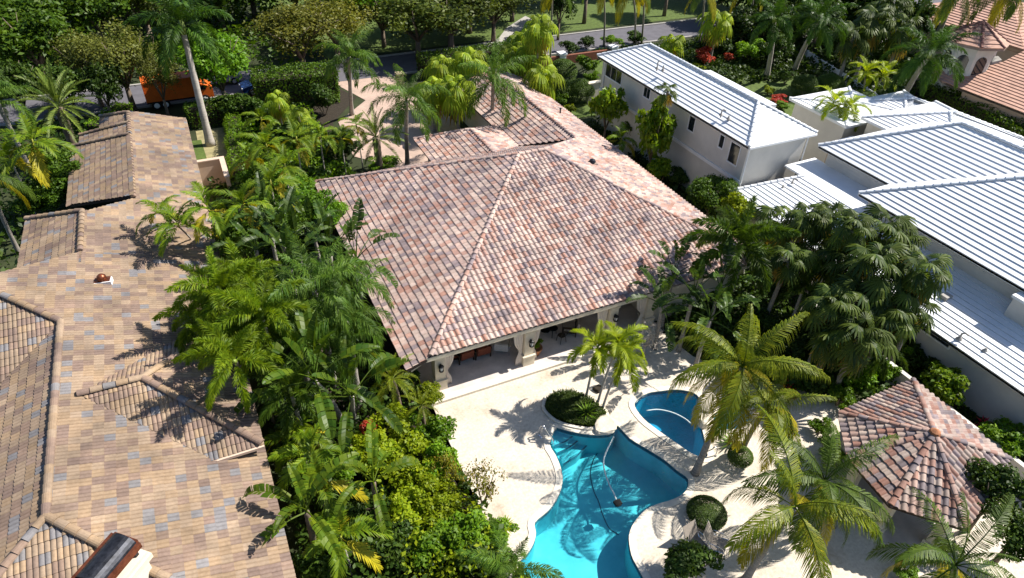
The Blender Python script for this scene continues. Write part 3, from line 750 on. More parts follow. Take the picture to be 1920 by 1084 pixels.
for q in ((1138, 117, 1164, 159, 3), (1209, 161.5, 1217.5, 186.5, 2), (1294.6, 216.4, 1299.5, 248, 1), (1352, 252, 1354.5, 279, 1), (1372.5, 265.5, 1380, 311, 1)): wall_window(*q)
# upper block: two hips side by side
W4 = [Plane([(38.25, 29.26), (43.75, 23.76), (43.75, 17.0), (38.25, 23.2)], 5.3, 38.25, 0, .545, 0),
      Plane([(38.25, 29.26), (49.25, 29.26), (43.75, 23.76)], 5.3, 0, 29.26, 0, -.545),
      Plane([(43.75, 23.76), (49.25, 29.26), (49.25, 5), (43.75, 5)], 5.3, 49.25, 0, -.545, 0)]
W5 = [Plane([(35.42, 23.2), (40.97, 17.7), (40.97, 4), (35.42, 4)], 5.3, 35.42, 0, .486, 0),
      Plane([(35.42, 23.2), (38.25, 23.2), (43.75, 17.0), (40.97, 17.7)], 5.3, 0, 23.2, 0, -.486),
      Plane([(40.97, 17.7), (43.75, 17.0), (43.75, 4), (40.97, 4)], 8.0, 40.97, 0, .03, 0)]
for pl in W4 + W5[:2]: courses(wh, pl, WR)
roof_deck(wh, W4 + W5, .12, WR)
for a, c in (((38.25, 29.26, 5.3), (43.75, 23.76, 8.3)), ((43.75, 17.0, 8.3), (43.75, 23.76, 8.3)), ((35.42, 23.2, 5.3), (40.97, 17.7, 8.0)), ((40.97, 5, 8.0), (40.97, 17.7, 8.0))):
    cap_tiles(wh, a, c, [(.8,) * 3], [1], .13, .42, WR, z=.05)
walls(wh, [(38.8, 23.3), (48.7, 23.3), (48.7, 28.7), (38.8, 28.7)], 0, 5.26, 'stucco_white')
walls(wh, [(36.1, 5), (48, 5), (48, 22.8), (36.1, 22.8)], 0, 5.26, 'stucco_white')
gutter(wh, (38.25, 29.2, 5.28), (38.25, 23.3, 5.28), w=-.12); gutter(wh, (35.42, 23.15, 5.28), (35.42, 4, 5.28), w=-.12)
world_part('soffit', B().box(35.46, 5, 5.1, 36.09, 22.8, 5.16).box(35.46, 22.85, 5.1, 38.2, 23.15, 5.16), M['white_paint'], wh)
world_part('soffit', B().box(38.3, 23.35, 5.1, 38.78, 29.2, 5.16), M['white_paint'], wh)
# low roof along the side
LOW = [Plane([(31.6, 29.7), (36.1, 27.9), (36.1, 4), (31.6, 4)], 2.9, 31.6, 0, .25, 0),
       Plane([(31.6, 29.7), (36.1, 29.7), (36.1, 27.9)], 2.9, 0, 29.7, 0, -.625)]
for pl in LOW: courses(wh, pl, WR)
roof_deck(wh, LOW + [Plane([(36.1, 29.7), (38.9, 29.7), (38.9, 22.9), (36.1, 22.9)], 4.02, 36.1, 0, .02, 0)], .12, WR)
cap_tiles(wh, (31.6, 29.7, 2.9), (36.1, 27.9, 4.02), [(.8,) * 3], [1], .13, .42, WR, z=.05)
gutter(wh, (31.6, 29.65, 2.88), (31.6, 4, 2.88), w=-.12)
walls(wh, [(32.0, 4.5), (38, 4.5), (38, 29.4), (32.0, 29.4)], 0, 2.86, 'stucco_white')
a, c = onx(1707, 589, 31.99), onx(1778, 652, 31.99)
w = world_part('window', B().box(31.94, c.y, c.z - .08, 31.998, a.y, c.z).box(31.94, c.y, c.z + .62, 31.998, a.y, c.z + .7).box(31.94, c.y - .08, c.z - .08, 31.998, c.y - .001, c.z + .7), M['white_paint'], wh)
B().box(31.97, c.y + .02, c.z + .01, 31.997, a.y - .02, c.z + .61).obj('pane', M['glass'], w)
a, c = onx(1388, 377, 31.99), onx(1402, 396, 31.99)
w = world_part('window', B().box(31.94, c.y, c.z - .08, 31.998, a.y, c.z).box(31.94, c.y, a.z, 31.998, a.y, a.z + .07), M['white_paint'], wh)
B().box(31.97, c.y, c.z + .01, 31.997, a.y, a.z - .01).obj('pane', M['glass'], w)
# chimney at the right edge, roof pipes
p = at(1912, 610, 3.6); t = thing('chimney', 'square white chimney on the low white roof at the right edge', 'chimney', (p.x + .3, p.y, 3.6))
B().box(-.55, -.8, -.4, .55, .8, 1.3).obj('stack', M['stucco_white'], t); B().box(-.65, -.9, 1.3, .65, .9, 1.45).obj('cap', M['white_paint'], t)
def vent_pipe(px, py, z, label, h=.35, bent=False):
    p = at(px, py, z); b = B()
    b.tube([(0, 0, -.2), (0, 0, h)] + ([(.05, -.12, h + .1), (.1, -.3, h + .05)] if bent else []), .05, 8); b.lathe([(.16, -.05), (.1, .04), (.055, .1)], 10)
    tag(b.obj('vent_pipe', M['concrete'], None, False, tuple(p)), label, 'pipe', 'small pipes through the white roofs')
vent_pipe(1232, 128, 7.2, 'forked vent pipe high on the tall white roof', .5, True); vent_pipe(1243, 131, 7.1, 'short vent pipe beside the forked pipe on the tall white roof')
vent_pipe(1352, 215, 6.7, 'bent pipe on the tall white roof above the two narrow windows', .3, True); vent_pipe(1366, 222, 6.6, 'stub pipe right of the bent pipe on the tall white roof', .2)
vent_pipe(1485, 345, 3.72, 'paired grey pipe on the low white roof under the blank gable', .35, True); vent_pipe(1467, 353, 3.55, 'small grey pipe left of the paired pipe on the low white roof', .25)
vent_pipe(1799, 634, 3.13, 'bent grey pipe low on the long white roof above the strip window', .3, True); vent_pipe(1847, 657, 3.15, 'small stub pipe on the long white roof, right of the strip window', .15)
b = B().box(-.25, -.2, -.1, .25, .2, .16); tag(b.obj('roof_box', M['concrete'], None, False, tuple(at(1772, 560, 3.42) + Vector((0, 0, .08)))), 'small grey box beside the palms on the long white roof', 'roof vent')
# garden rooms behind
hip(wh, 44.6, 32.2, 51.5, 38.3, 4.4, .13, WR, True, 'lfb', 'x', .5)
walls(wh, [(45, 32.6), (51, 32.6), (51, 37.9), (45, 37.9)], 0, 4.3, 'stucco_white')
hip(wh, 45.6, 24, 54.0, 32.0, 5.1, .34, WR, True, 'lb', 'y')
walls(wh, [(46, 24.5), (53.5, 24.5), (53.5, 31.6), (46, 31.6)], 0, 5.0, 'stucco_cream')
hip(wh, 50.0, 31.0, 56.5, 36.6, 4.0, .3, WR, True, 'lb', 'y')
walls(wh, [(51.6, 31.7), (56, 31.7), (56, 36.2), (51.6, 36.2)], 0, 3.9, 'stucco_white')
pl = Plane([(42.6, 29), (45.5, 29), (45.5, 32.1), (42.6, 32.1)], 3.4, 42.6, 0, .06, 0); courses(wh, pl, WR); roof_deck(wh, [pl], .15, 'concrete')
walls(wh, [(43, 29.3), (45.4, 29.3), (45.4, 31.9), (43, 31.9)], 0, 3.2, 'stucco_tan')
b = B()
for i in range(7): b.box(-.5 - i * .05, -.3, i * .24, .5 - i * .03, .3, i * .24 + .16)
p = at(1506, 310, 0); tag(b.obj('stone_steps', M['stucco_pink'], None, False, (41.2, 31.0, 0)), 'stack of pale stone treads in the gap between the white wings', 'steps')

# ------------------------------------------------------------------ pink-roofed house, far right
ph = thing('pink_house', 'peach house with low terracotta roofs and a small tower, top right corner', 'house', (75, 42, 0))
bpy.context.view_layer.update()
M['pink_roof'] = plain('pink_flat_tile', (.46, .27, .20), .8, scale=1.3, var=.3)
G0 = at(1772, 155, 3.2); GX = G0.x
pk = [Plane([(GX, 20), (GX, G0.y + .3), (GX + 1.0, G0.y + 2.2), (GX + 5.5, G0.y - 1.2), (GX + 9, G0.y - 1.2), (GX + 9, 20)], 3.2, GX, 0, .3, 0)]
for pl in pk: courses(ph, pl, 'pink_roof', .45, .07)
roof_deck(ph, pk, .15, 'fascia')
gutter(ph, (GX, G0.y, 3.2), (GX, 20, 3.2), w=-.15)
walls(ph, [(GX + .6, 20), (GX + 9, 20), (GX + 9, G0.y - 1.6), (GX + .6, G0.y - 1.6)], 0, 3.1, 'stucco_pink')
T0 = at(1829, 74, 6.6)
b = B().lathe([(2.2, 0), (2.2, 6.6)], 8, (T0.x, T0.y + .0, 0)); tw = world_part('tower', b, M['stucco_white'], ph)
for k2 in range(8):
    an = R(22.5 + 45 * k2); cx, cy = T0.x + 2.03 * math.cos(an), T0.y + 2.03 * math.sin(an)
    w = []
    for i in range(9):
        q = math.pi * i / 8; w.append((math.cos(q) * .5, 5.1 + math.sin(q) * .5))
    w = [(.5, 3.9)] + w + [(-.5, 3.9)]
    d = Vector((-math.sin(an), math.cos(an), 0)); nn = Vector((math.cos(an), math.sin(an), 0))
    vs = [Vector((cx, cy, 0)) + d * a + nn * dd + Vector((0, 0, z)) for dd in (0, .03) for a, z in w]
    n = len(w); o = B().add(vs, [tuple(range(n, 2 * n))] + [(i, (i + 1) % n, n + (i + 1) % n, n + i) for i in range(n)]).obj('window', M['glass'], tw)
ring = [(T0.x + 2.9 * math.cos(R(45 * k2)), T0.y + 2.9 * math.sin(R(45 * k2))) for k2 in range(8)]
tp = []
for k2 in range(8):
    a, c = ring[k2], ring[(k2 + 1) % 8]
    tp.append(gable([a, c, (T0.x, T0.y)], (*a, 6.6), (*c, 6.6), (T0.x, T0.y, 8.2)))
    courses(ph, tp[-1], 'pink_roof', .5, .08); cap_tiles(ph, (*a, 6.6), (T0.x, T0.y, 8.2), [(.25, .12, .1)], [1], .14, .5)
roof_deck(ph, tp, .2, 'fascia')
E0 = at(1757, 42, 4.6)
hip(ph, E0.x, E0.y - 10, E0.x + 16, E0.y + 6, 4.6, .3, 'pink_roof', False, 'lf', 'y', .5, .08)
walls(ph, [(E0.x + .5, E0.y - 9.5), (E0.x + 15, E0.y - 9.5), (E0.x + 15, E0.y + 5.5), (E0.x + .5, E0.y + 5.5)], 0, 4.5, 'stucco_pink')
E1 = at(1893, 95, 4.0)
hip(ph, E1.x, E1.y - 5, E1.x + 9, E1.y + 1, 4.0, .3, 'pink_roof', False, 'lf', 'x', .5, .08)
walls(ph, [(E1.x + .5, E1.y - 4.5), (E1.x + 8.5, E1.y - 4.5), (E1.x + 8.5, E1.y + .5), (E1.x + .5, E1.y + .5)], 0, 3.9, 'stucco_pink')
pl = Plane([(GX + 1.0, G0.y + .6), (GX + 2.0, G0.y + 2.4), (GX + 5.8, G0.y - .4), (GX + 5.4, G0.y - 1.1)], 3.6, GX, 0, .28, 0); roof_deck(ph, [pl], .3, 'concrete', 'flat_roof')

# ------------------------------------------------------------------ gazebo
gz = thing('gazebo', 'pool gazebo under a faceted pink and grey barrel tile roof', 'gazebo', (24.2, 8.7, 0))
bpy.context.view_layer.update()
gp = [(27.85, 11.95), (22.85, 11.85), (21.3, 9.9), (20.95, 7.45), (22.75, 5.5), (27.6, 6.95)]
ga = (24.2, 8.65, 4.05); gpl = []
for i in range(6):
    a, c = gp[i], gp[(i + 1) % 6]
    gpl.append(gable([a, c, ga], (*a, 2.6), (*c, 2.6), ga))
roof_tiles(gz, gpl, PAL_GAZ, [4, 4, 3, 2, 2.6, 2, 3.4], 'barrel', .29, .35)
roof_deck(gz, gpl)
for a in gp: cap_tiles(gz, (*a, 2.6), ga, PAL_GAZ, [2, 3, 4, 3, 2, 1, 2], .13, .38)
world_part('finial', B().lathe([(.24, 0), (.2, .1), (.1, .16), (.02, .2)], 10, (ga[0], ga[1], ga[2] + .04)), M['terracotta'], gz)
for x, y in ((27.0, 11.1), (23.3, 11.1), (22.0, 9.6), (21.7, 7.7), (23.2, 6.2), (26.8, 7.5)):
    world_part('post', B().box(x - .2, y - .2, .0, x + .2, y + .2, 2.45).box(x - .26, y - .26, 0, x + .26, y + .26, .4), M['cast_stone'], gz)
inner = [(24.2 + (x - 24.2) * .82, 8.65 + (y - 8.65) * .82) for x, y in gp]
b = B()
for i in range(6):
    a, c = Vector((*inner[i], 0)), Vector((*inner[(i + 1) % 6], 0)); d = (c - a).normalized(); nn = Vector((-d.y, d.x, 0)) * .12
    b.prism([tuple((a + d * .14)[:2]), tuple((c - d * .14)[:2]), tuple((c - d * .14 + nn)[:2]), tuple((a + d * .14 + nn)[:2])], 2.2, 2.44)
world_part('beam', b, M['stucco_cream'], gz)
world_part('floor_slab', B().prism([(24.2 + (x - 24.2) * .95, 8.65 + (y - 8.65) * .95) for x, y in gp], 0, .12), M['portico_floor'], gz)
world_part('bar_counter', B().box(25.2, 7.7, .12, 26.7, 10.6, 1.1).box(25.0, 7.5, 1.1, 26.8, 10.8, 1.18), M['wicker'], gz)

# ------------------------------------------------------------------ pool terrace
POOL = ats([(1044, 802), (1066, 809), (1099, 815), (1129, 816), (1151, 811), (1158, 798), (1180, 822), (1214, 843), (1243, 861), (1270, 883), (1290, 899),
            (1286, 921), (1264, 936), (1232, 946), (1210, 957), (1192, 976), (1182, 994), (1179, 1012), (1184, 1042), (1195, 1064), (1212, 1096), (1225, 1125),
            (1100, 1150), (985, 1125), (950, 1080), (976, 1051), (989, 1038), (1000, 1020), (1005, 1000), (1003, 980), (1025, 961), (1040, 942), (1051, 920), (1055, 898), (1051, 876), (1042, 854), (1031, 832)])
POOL = [tuple(p[:2]) for p in POOL]
SPA = [tuple(at(x, y)[:2]) for x, y in ((1190, 762), (1195, 750), (1214, 738), (1238, 734), (1269, 731), (1300, 737), (1314, 752), (1316, 776), (1314, 795), (1318, 812), (1324, 839), (1325, 858), (1299, 852), (1269, 832), (1232, 806), (1206, 785))]
TUB = [tuple(at(x, y)[:2]) for x, y in ((1338, 782), (1352, 768), (1375, 764), (1400, 770), (1410, 785), (1395, 800), (1365, 806), (1343, 800))]
def fine(poly, n=3): return smooth_loop(poly, n)
SPA = fine(SPA); TUB = fine(TUB)
# keep the two hard corners of the pool, smooth the rest
def soft(poly, hard, n=3):
    s = smooth_loop(poly, n); out = []
    for i in range(len(poly)):
        out += [poly[i]] if i in hard else s[i * n:(i + 1) * n]
    return out
POOL = soft(POOL, {0, 4, 5})
PLANT = fine([tuple(at(x, y)[:2]) for x, y in ((1021, 764), (1027, 747), (1042, 738), (1062, 736), (1085, 739), (1107, 750), (1125, 765), (1137, 780), (1118, 791), (1112, 803), (1092, 802), (1066, 797), (1044, 789), (1028, 776))], 2)
holes = [POOL, SPA, TUB]
sheet('pool_deck', DECK, .0, M['deck'], holes)
def basin(name, outline, depth, water, wz, coping=.3):
    n = len(outline)
    pool = thing(name, {'swimming_pool': 'free-form turquoise swimming pool winding across the pale terrace', 'plunge_pool': 'deep blue plunge pool beside the main pool, behind the coconut palm', 'spa': 'small round turquoise spa behind the coconut palms'}[name], 'pool', (outline[0][0], outline[0][1], 0))
    bpy.context.view_layer.update()
    b = B(); out = offset(outline, .012)
    if area2(outline) < 0: pass
    vs = [(x, y, .0) for x, y in outline] + [(x, y, -depth) for x, y in outline]
    fs = [(i, (i + 1) % n, n + (i + 1) % n, n + i) for i in range(n)]
    for t in tessellate_polygon([[Vector((x, y, 0)) for x, y in outline]]): fs.append(tuple(n + i for i in t))
    b.add(vs, fs); world_part('shell', b, M['pool_floor'], pool)
    inn = offset(outline, -.012); b = B(); b.add([(x, y, -.02) for x, y in inn] + [(x, y, -.2) for x, y in inn], [(i, (i + 1) % n, n + (i + 1) % n, n + i) for i in range(n)]); world_part('tile_band', b, M['pool_band'], pool)
    ou = offset(outline, coping)
    b = B(); vs = [(x, y, .03) for x, y in outline] + [(x, y, .03) for x, y in ou] + [(x, y, -.04) for x, y in outline] + [(x, y, -.004) for x, y in ou]
    fs = [(i, (i + 1) % n, n + (i + 1) % n, n + i) for i in range(n)] + [(i, (i + 1) % n, 2 * n + (i + 1) % n, 2 * n + i) for i in range(n)] + [(n + i, n + (i + 1) % n, 3 * n + (i + 1) % n, 3 * n + i) for i in range(n)]
    b.add(vs, fs); world_part('coping', b, M['coping'], pool)
    b = B(); inn = offset(outline, -.014)
    b.add([(x, y, wz) for x, y in inn], [t for t in tessellate_polygon([[Vector((x, y, 0)) for x, y in inn]])])
    world_part('water', b, M[water], pool)
    return pool
pool = basin('swimming_pool', POOL, 1.35, 'water', -.07)
basin('plunge_pool', SPA, 1.9, 'water_deep', -.07)
basin('spa', TUB, .7, 'water', -.08, .22)
def ribbon(pts, w, z):
    b = B(); vs = []
    pts = [Vector((*p[:2], 0)) for p in pts]
    for i, p in enumerate(pts):
        t = (pts[min(i + 1, len(pts) - 1)] - pts[max(i - 1, 0)]).normalized(); nn = Vector((-t.y, t.x, 0)) * w / 2
        vs += [(p + nn)[:2] + (z,), (p - nn)[:2] + (z,)]
    return b.add(vs, [(2 * i, 2 * i + 1, 2 * i + 3, 2 * i + 2) for i in range(len(pts) - 1)])
# steps in the shallow corner
for k2, (zt, pts) in enumerate(((-.3, [(1044, 802), (1066, 809), (1074, 818), (1060, 828), (1040, 836), (1031, 832)]),
                                (-.55, [(1044, 802), (1070, 810), (1084, 826), (1066, 840), (1045, 850), (1031, 832)]),
                                (-.8, [(1044, 802), (1080, 812), (1103, 832), (1082, 855), (1056, 871), (1040, 850), (1031, 832)]))):
    poly = [tuple(at(x, y, zt)[:2]) for x, y in pts]; b = B().prism(poly, -1.34, zt)
    world_part('pool_step', b, M['pool_floor'], pool)
    world_part('step_edge', ribbon([Vector((*q_, 0)) for q_ in poly[2:5]], .08, zt + .004), M['pool_band'], pool)
def curve(pts, n=6):
    out = []; P = [Vector(p) for p in pts]; P = [P[0] * 2 - P[1]] + P + [P[-1] * 2 - P[-2]]
    for i in range(1, len(P) - 2):
        for j in range(n):
            t = j / n; out.append(.5 * (2 * P[i] + (P[i + 1] - P[i - 1]) * t + (2 * P[i - 1] - 5 * P[i] + 4 * P[i + 1] - P[i + 2]) * t * t + (3 * P[i] - P[i - 1] - 3 * P[i + 1] + P[i + 2]) * t ** 3))
    return out + [P[-2]]
for pts in ([(1128, 838), (1113, 862), (1107, 888), (1113, 920), (1122, 940), (1130, 965), (1142, 990), (1160, 1003)],):
    world_part('tile_line', ribbon(curve(ats(pts, -1.34)), .05, -1.335), M['pool_line'], pool)
# cleaner hose on the water
b = B().tube(curve(ats([(1151, 819), (1140, 840), (1132, 862), (1134, 885), (1143, 910), (1152, 928), (1158, 944)], -.06), 5), .035, 6)
hs = thing('pool_cleaner', 'pale pool cleaner hose curving across the turquoise pool with its dark head', 'pool cleaner', tuple(at(1158, 944, -.06))); bpy.context.view_layer.update()
world_part('hose', b, M['hose'], hs, True)
b = B().box(-.16, -.12, -.02, .16, .12, .10).box(-.1, -.16, .0, .1, .16, .06); b.obj('cleaner_head', M['rubber'], hs)
b = B().tube(curve(ats([(1212, 770), (1235, 768), (1262, 774), (1284, 785), (1296, 795)], -.06), 5), .03, 6)
o = b.obj('float_rope', M['hose'], None, True); tag(o, 'thin pale hose floating on the deep blue plunge pool', 'hose')
def rail(pa, pb, label, dz=.75):
    """bent tube handrail: anchors a and b, two uprights side by side"""
    t = thing('pool_handrail', label, 'handrail', tuple(pa), 0, 'pool handrails'); d = (pb - pa); d.z = 0; ln = d.length; d.normalize(); s = Vector((-d.y, d.x, 0)) * .0
    B().tube(curve([(0, 0, 0), (.02 * d.x, .02 * d.y, dz * .8), (d.x * .16, d.y * .16, dz), tuple(d * ln * .55 + Vector((0, 0, dz * .72))), tuple(d * ln + Vector((0, 0, dz * .3))), tuple(d * ln * 1.05 + Vector((0, 0, -.3)))], 6), .03, 8).obj('rail', M['steel'], t, True)
    B().lathe([(.07, 0), (.07, .02), (.04, .04)], 10).obj('flange', M['steel'], t)
rail(at(1014, 820), at(1036, 830), 'steel handrail at the shallow steps of the main pool')
rail(at(1011, 816), at(1033, 825), 'second steel handrail beside the pool steps, nearer the planted oval', .72)
rail(at(1341, 855), at(1325, 852), 'steel handrail at the plunge pool below the coconut trunk', .6)
# planted oval, kerb, spill stone
sheet('planter_soil', PLANT, .012, M['soil'])
ou = offset(PLANT, .16); n = len(PLANT); b = B()
vs = [(x, y, .1) for x, y in PLANT] + [(x, y, .1) for x, y in ou] + [(x, y, .0) for x, y in PLANT] + [(x, y, .0) for x, y in ou]
b.add(vs, [(i, (i + 1) % n, n + (i + 1) % n, n + i) for i in range(n)] + [(i, (i + 1) % n, 2 * n + (i + 1) % n, 2 * n + i) for i in range(n)] + [(n + i, n + (i + 1) % n, 3 * n + (i + 1) % n, 3 * n + i) for i in range(n)])
tag(b.obj('planter_kerb', M['coping']), 'low pale kerb round the oval planting by the pool', 'kerb')
def rock(pts, h, label, z0=0.0, name='spill_stone'):
    pts = [tuple(p) for p in pts]; ctr = Vector((sum(p[0] for p in pts) / len(pts), sum(p[1] for p in pts) / len(pts)))
    loc = [(p[0] - ctr.x, p[1] - ctr.y) for p in smooth_loop(pts, 2)]
    b = B(); n = len(loc); rr = random.Random(int(ctr.x * 100))
    rings = [(1.0, 0), (1.04, h * .5), (.97, h * .9), (.75, h)]
    vs = [(x * s + rr.uniform(-.03, .03), y * s + rr.uniform(-.03, .03), z + rr.uniform(-.02, .02)) for s, z in rings for x, y in loc] + [(0, 0, h)]
    fs = [(r * n + i, r * n + (i + 1) % n, (r + 1) * n + (i + 1) % n, (r + 1) * n + i) for r in range(3) for i in range(n)] + [(3 * n + i, 3 * n + (i + 1) % n, 4 * n) for i in range(n)]
    return tag(b.add(vs, fs).obj(name, M['rock'], None, False, (ctr.x, ctr.y, z0)), label, 'stone')
rock([at(x, y)[:2] for x, y in ((1118, 790), (1135, 781), (1152, 790), (1155, 803), (1149, 812), (1130, 816), (1116, 812))], .22, 'flat pale stone where the planted oval meets the pool')
rock([at(x, y, .3)[:2] for x, y in ((1312, 748), (1325, 736), (1340, 746), (1343, 765), (1330, 778), (1312, 772))], .6, 'tall pale boulder between the plunge pool and the spa', name='boulder')
rock([at(x, y, .2)[:2] for x, y in ((1308, 778), (1325, 776), (1336, 790), (1325, 800), (1312, 796))], .4, 'tan boulder below the tall pale boulder at the plunge pool', name='boulder')
rock([at(x, y, .2)[:2] for x, y in ((1370, 818), (1392, 812), (1404, 824), (1390, 836), (1372, 832))], .35, 'small pale boulder in front of the spa', name='boulder')
rock([at(x, y, .1)[:2] for x, y in ((1112, 728), (1122, 723), (1131, 729), (1122, 735))], .2, 'dark little landscape stone on the terrace behind the palm trunks', name='boulder').data.materials[0] = M['soil']

# ------------------------------------------------------------------ portico furniture
def armchair(p, rz, label, cloth='cloth_red', frame='wicker', group='rust-cushioned armchairs under the portico'):
    t = thing('armchair', label, 'chair', p, rz, group)
    B().box(-.36, -.34, .32, .36, .36, .46).obj('seat', M[cloth], t)
    B().box(-.36, -.46, .42, .36, -.34, .95, Matrix.Rotation(R(8), 4, 'X')).obj('backrest', M[cloth], t)
    for s in (-1, 1):
        B().box(s * .44 - .05, -.42, .58, s * .44 + .05, .36, .64).obj('armrest', M[frame], t)
        for y in (-.38, .32): B().box(s * .42 - .035, y - .035, 0, s * .42 + .035, y + .035, .6).obj('leg', M[frame], t)
    B().box(-.42, -.40, .24, .42, .38, .31).obj('seat_frame', M[frame], t)
armchair(tuple(at(869, 671, .15)), R(4), 'rust-cushioned dark armchair under the portico, nearer the corner column')
armchair(tuple(at(901, 663, .15)), R(-2), 'rust-cushioned dark armchair under the portico, next to the grey chair')
armchair(tuple(at(846, 672, .15)), R(80), 'dark rust-cushioned armchair in the shade by the portico side wall')
armchair(tuple(at(941, 656, .15)), R(-30), 'grey metal armchair left of the middle column', 'silver_paint', 'steel', None)
t = thing('round_table', 'dark round table in the right bay of the portico', 'table', tuple(at(1022, 618, .15)))
B().lathe([(.62, .70), (.64, .72), (.62, .75)], 20).obj('table_top', M['wicker'], t); B().lathe([(.3, 0), (.28, .04), (.06, .1), (.05, .7)], 12).obj('pedestal', M['black_metal'], t)
for k2, (x, y, rz, l) in enumerate(((14.6, 25.9, 215, 'dark bistro chair at the back left of the round table'), (16.3, 25.5, 150, 'dark bistro chair at the back right of the round table'), (*at(1052, 640, .15)[:2], 10, 'dark bistro chair in front of the round table'))):
    c = thing('bistro_chair', l, 'chair', (x, y, .15), R(rz), 'bistro chairs round the dark table')
    B().lathe([(.2, .43), (.22, .45), (.2, .47)], 14).obj('seat', M['wicker'], c)
    b = B().tube(curve([(-.2, -.18, .45), (-.2, -.24, .8), (0, -.26, .95), (.2, -.24, .8), (.2, -.18, .45)], 5), .02, 6)
    for x2 in (-.1, 0, .1): b.tube([(x2, -.2, .45), (x2, -.26, .92)], .012, 5)
    b.obj('backrest', M['black_metal'], c)
    for sx in (-.15, .15):
        for sy in (-.15, .15): B().tube([(sx, sy, .44), (sx * 1.3, sy * 1.3, 0)], .018, 5).obj('leg', M['black_metal'], c)
armchair(tuple(at(1066, 622, .15)), R(60), 'tan cushioned armchair at the far right of the portico', 'sling', 'wicker', None)
t = thing('side_table', 'small black iron table beside the round table under the portico', 'table', tuple(at(1035, 628, .15)))
B().lathe([(.28, .5), (.3, .52), (.28, .54)], 14).obj('table_top', M['black_metal'], t)
for k2 in range(3): B().tube([(.2 * math.cos(k2 * 2.1), .2 * math.sin(k2 * 2.1), .5), (.26 * math.cos(k2 * 2.1), .26 * math.sin(k2 * 2.1), 0)], .02, 5).obj('leg', M['black_metal'], t)
# tan sling chairs by the pool
def sling(p, rz, label):
    t = thing('sling_chair', label, 'chair', p, rz, 'taupe sling chairs by the pool')
    vs = [(-.33, .55, .38), (.33, .55, .38), (.33, 0, .32), (-.33, 0, .32), (-.33, -.42, 1.0), (.33, -.42, 1.0)]
    o = B().add(vs[:4], [(0, 1, 2, 3)]).obj('seat', M['sling'], t); md = o.modifiers.new('s', 'SOLIDIFY'); md.thickness = .02
    o = B().add([vs[3], vs[2], vs[5], vs[4]], [(0, 1, 2, 3)]).obj('backrest', M['sling'], t); md = o.modifiers.new('s', 'SOLIDIFY'); md.thickness = .02
    for s in (-1, 1):
        x = s * .35
        B().tube(curve([(x, .58, 0), (x, .55, .4), (x, 0, .33), (x, -.44, 1.02)], 4), .02, 6).tube(curve([(x, -.35, 0), (x, -.2, .35), (x, -.1, .6), (x, .4, .62), (x, .56, .4)], 4), .018, 6).obj('side_frame', M['steel'], t)
p = at(1300, 1012, .4); sling((p.x, p.y, 0), R(187), 'taupe sling chair by the pool, its back to the clipped round bush')
p = at(1337, 1014, .4); sling((p.x, p.y, 0), R(215), 'taupe sling chair turned aside, right of its twin by the pool')

# ------------------------------------------------------------------ vehicles on the street
def wheel(parent, x, y, r=.33, w=.22, hub='silver_paint'):
    t = B().lathe([(r * .62, -w / 2), (r, -w / 2 + .02), (r, w / 2 - .02), (r * .62, w / 2)], 18)
    o = t.obj('wheel', M['rubber'], parent); o.rotation_euler = (R(90), 0, 0); o.location = (x, y, r)
    h = B().lathe([(r * .6, -w / 2 - .005), (r * .2, -w / 2 - .03), (r * .2, w / 2 + .03), (r * .6, w / 2 + .005)], 14).obj('rim', M[hub], o)
def car(p, rz, paint, label):
    t = thing('parked_car', label, 'car', p, rz, 'cars on the shaded street')
    prof = [(-2.2, .35), (-2.25, .75), (-1.6, .95), (-1.1, 1.0), (2.0, .92), (2.25, .7), (2.2, .35)]
    n = len(prof); vs = [(x, y, z) for y in (-.88, .88) for x, z in prof]
    B().add(vs, [tuple(range(n)), tuple(range(2 * n - 1, n - 1, -1))] + [(i, n + i, n + (i + 1) % n, (i + 1) % n) for i in range(n)]).obj('body', M[paint], t)
    cab = [(-1.35, .96), (-.55, 1.42), (.75, 1.45), (1.75, .95)]
    vs = [(x, s * (.82 if z < 1.2 else .66), z) for s in (-1, 1) for x, z in cab]
    B().add(vs, [(0, 1, 2, 3), (7, 6, 5, 4), (0, 4, 5, 1), (1, 5, 6, 2), (2, 6, 7, 3)]).obj('window', M['glass'], t)
    B().add([(x, s * .64, 1.455) for x, s in ((-.5, -1), (.72, -1), (.72, 1), (-.5, 1))] + [(x, s * .6, 1.49) for x, s in ((-.45, -1), (.66, -1), (.66, 1), (-.45, 1))], [(4, 5, 6, 7), (0, 1, 5, 4), (1, 2, 6, 5), (2, 3, 7, 6), (3, 0, 4, 7)]).obj('roof', M[paint], t)
    for x in (-1.4, 1.4):
        for y in (-.82, .82): wheel(t, x, y)
    for y in (-.6, .6): B().box(-2.28, y - .18, .62, -2.2, y + .18, .76).obj('headlight', M['white_paint'], t)
p = at(497, 158, .6); car((p.x, p.y, 0), R(4), 'blue_paint', 'blue car half hidden by hedges on the street')
p = at(418, 158, .6); car((p.x - .3, p.y + 2.0, 0), R(3), 'silver_paint', 'pale silver car behind the bright green tree on the street')
p = at(345, 190, .4); t = thing('orange_truck', 'orange box truck parked in tree shade on the street', 'truck', (p.x - .9, p.y + .7, 0), R(2)); t.scale = (.82, .82, .82)
B().box(-2.6, -1.15, .95, 2.4, 1.15, 3.1).obj('cargo_box', M['orange'], t)
b = B()
for x in (-2.6, -1.4, -.2, 1.0, 2.2): b.box(x, -1.2, .95, x + .1, -1.152, 3.1)
b.box(-2.6, -1.21, 3.0, 2.4, -1.15, 3.14).obj('box_rib', M['orange'], t)
B().prism([(2.55, -1.05), (4.3, -1.05), (4.3, 1.05), (2.55, 1.05)], .6, [2.5, 1.7, 1.7, 2.5]).obj('cab', M['orange'], t)
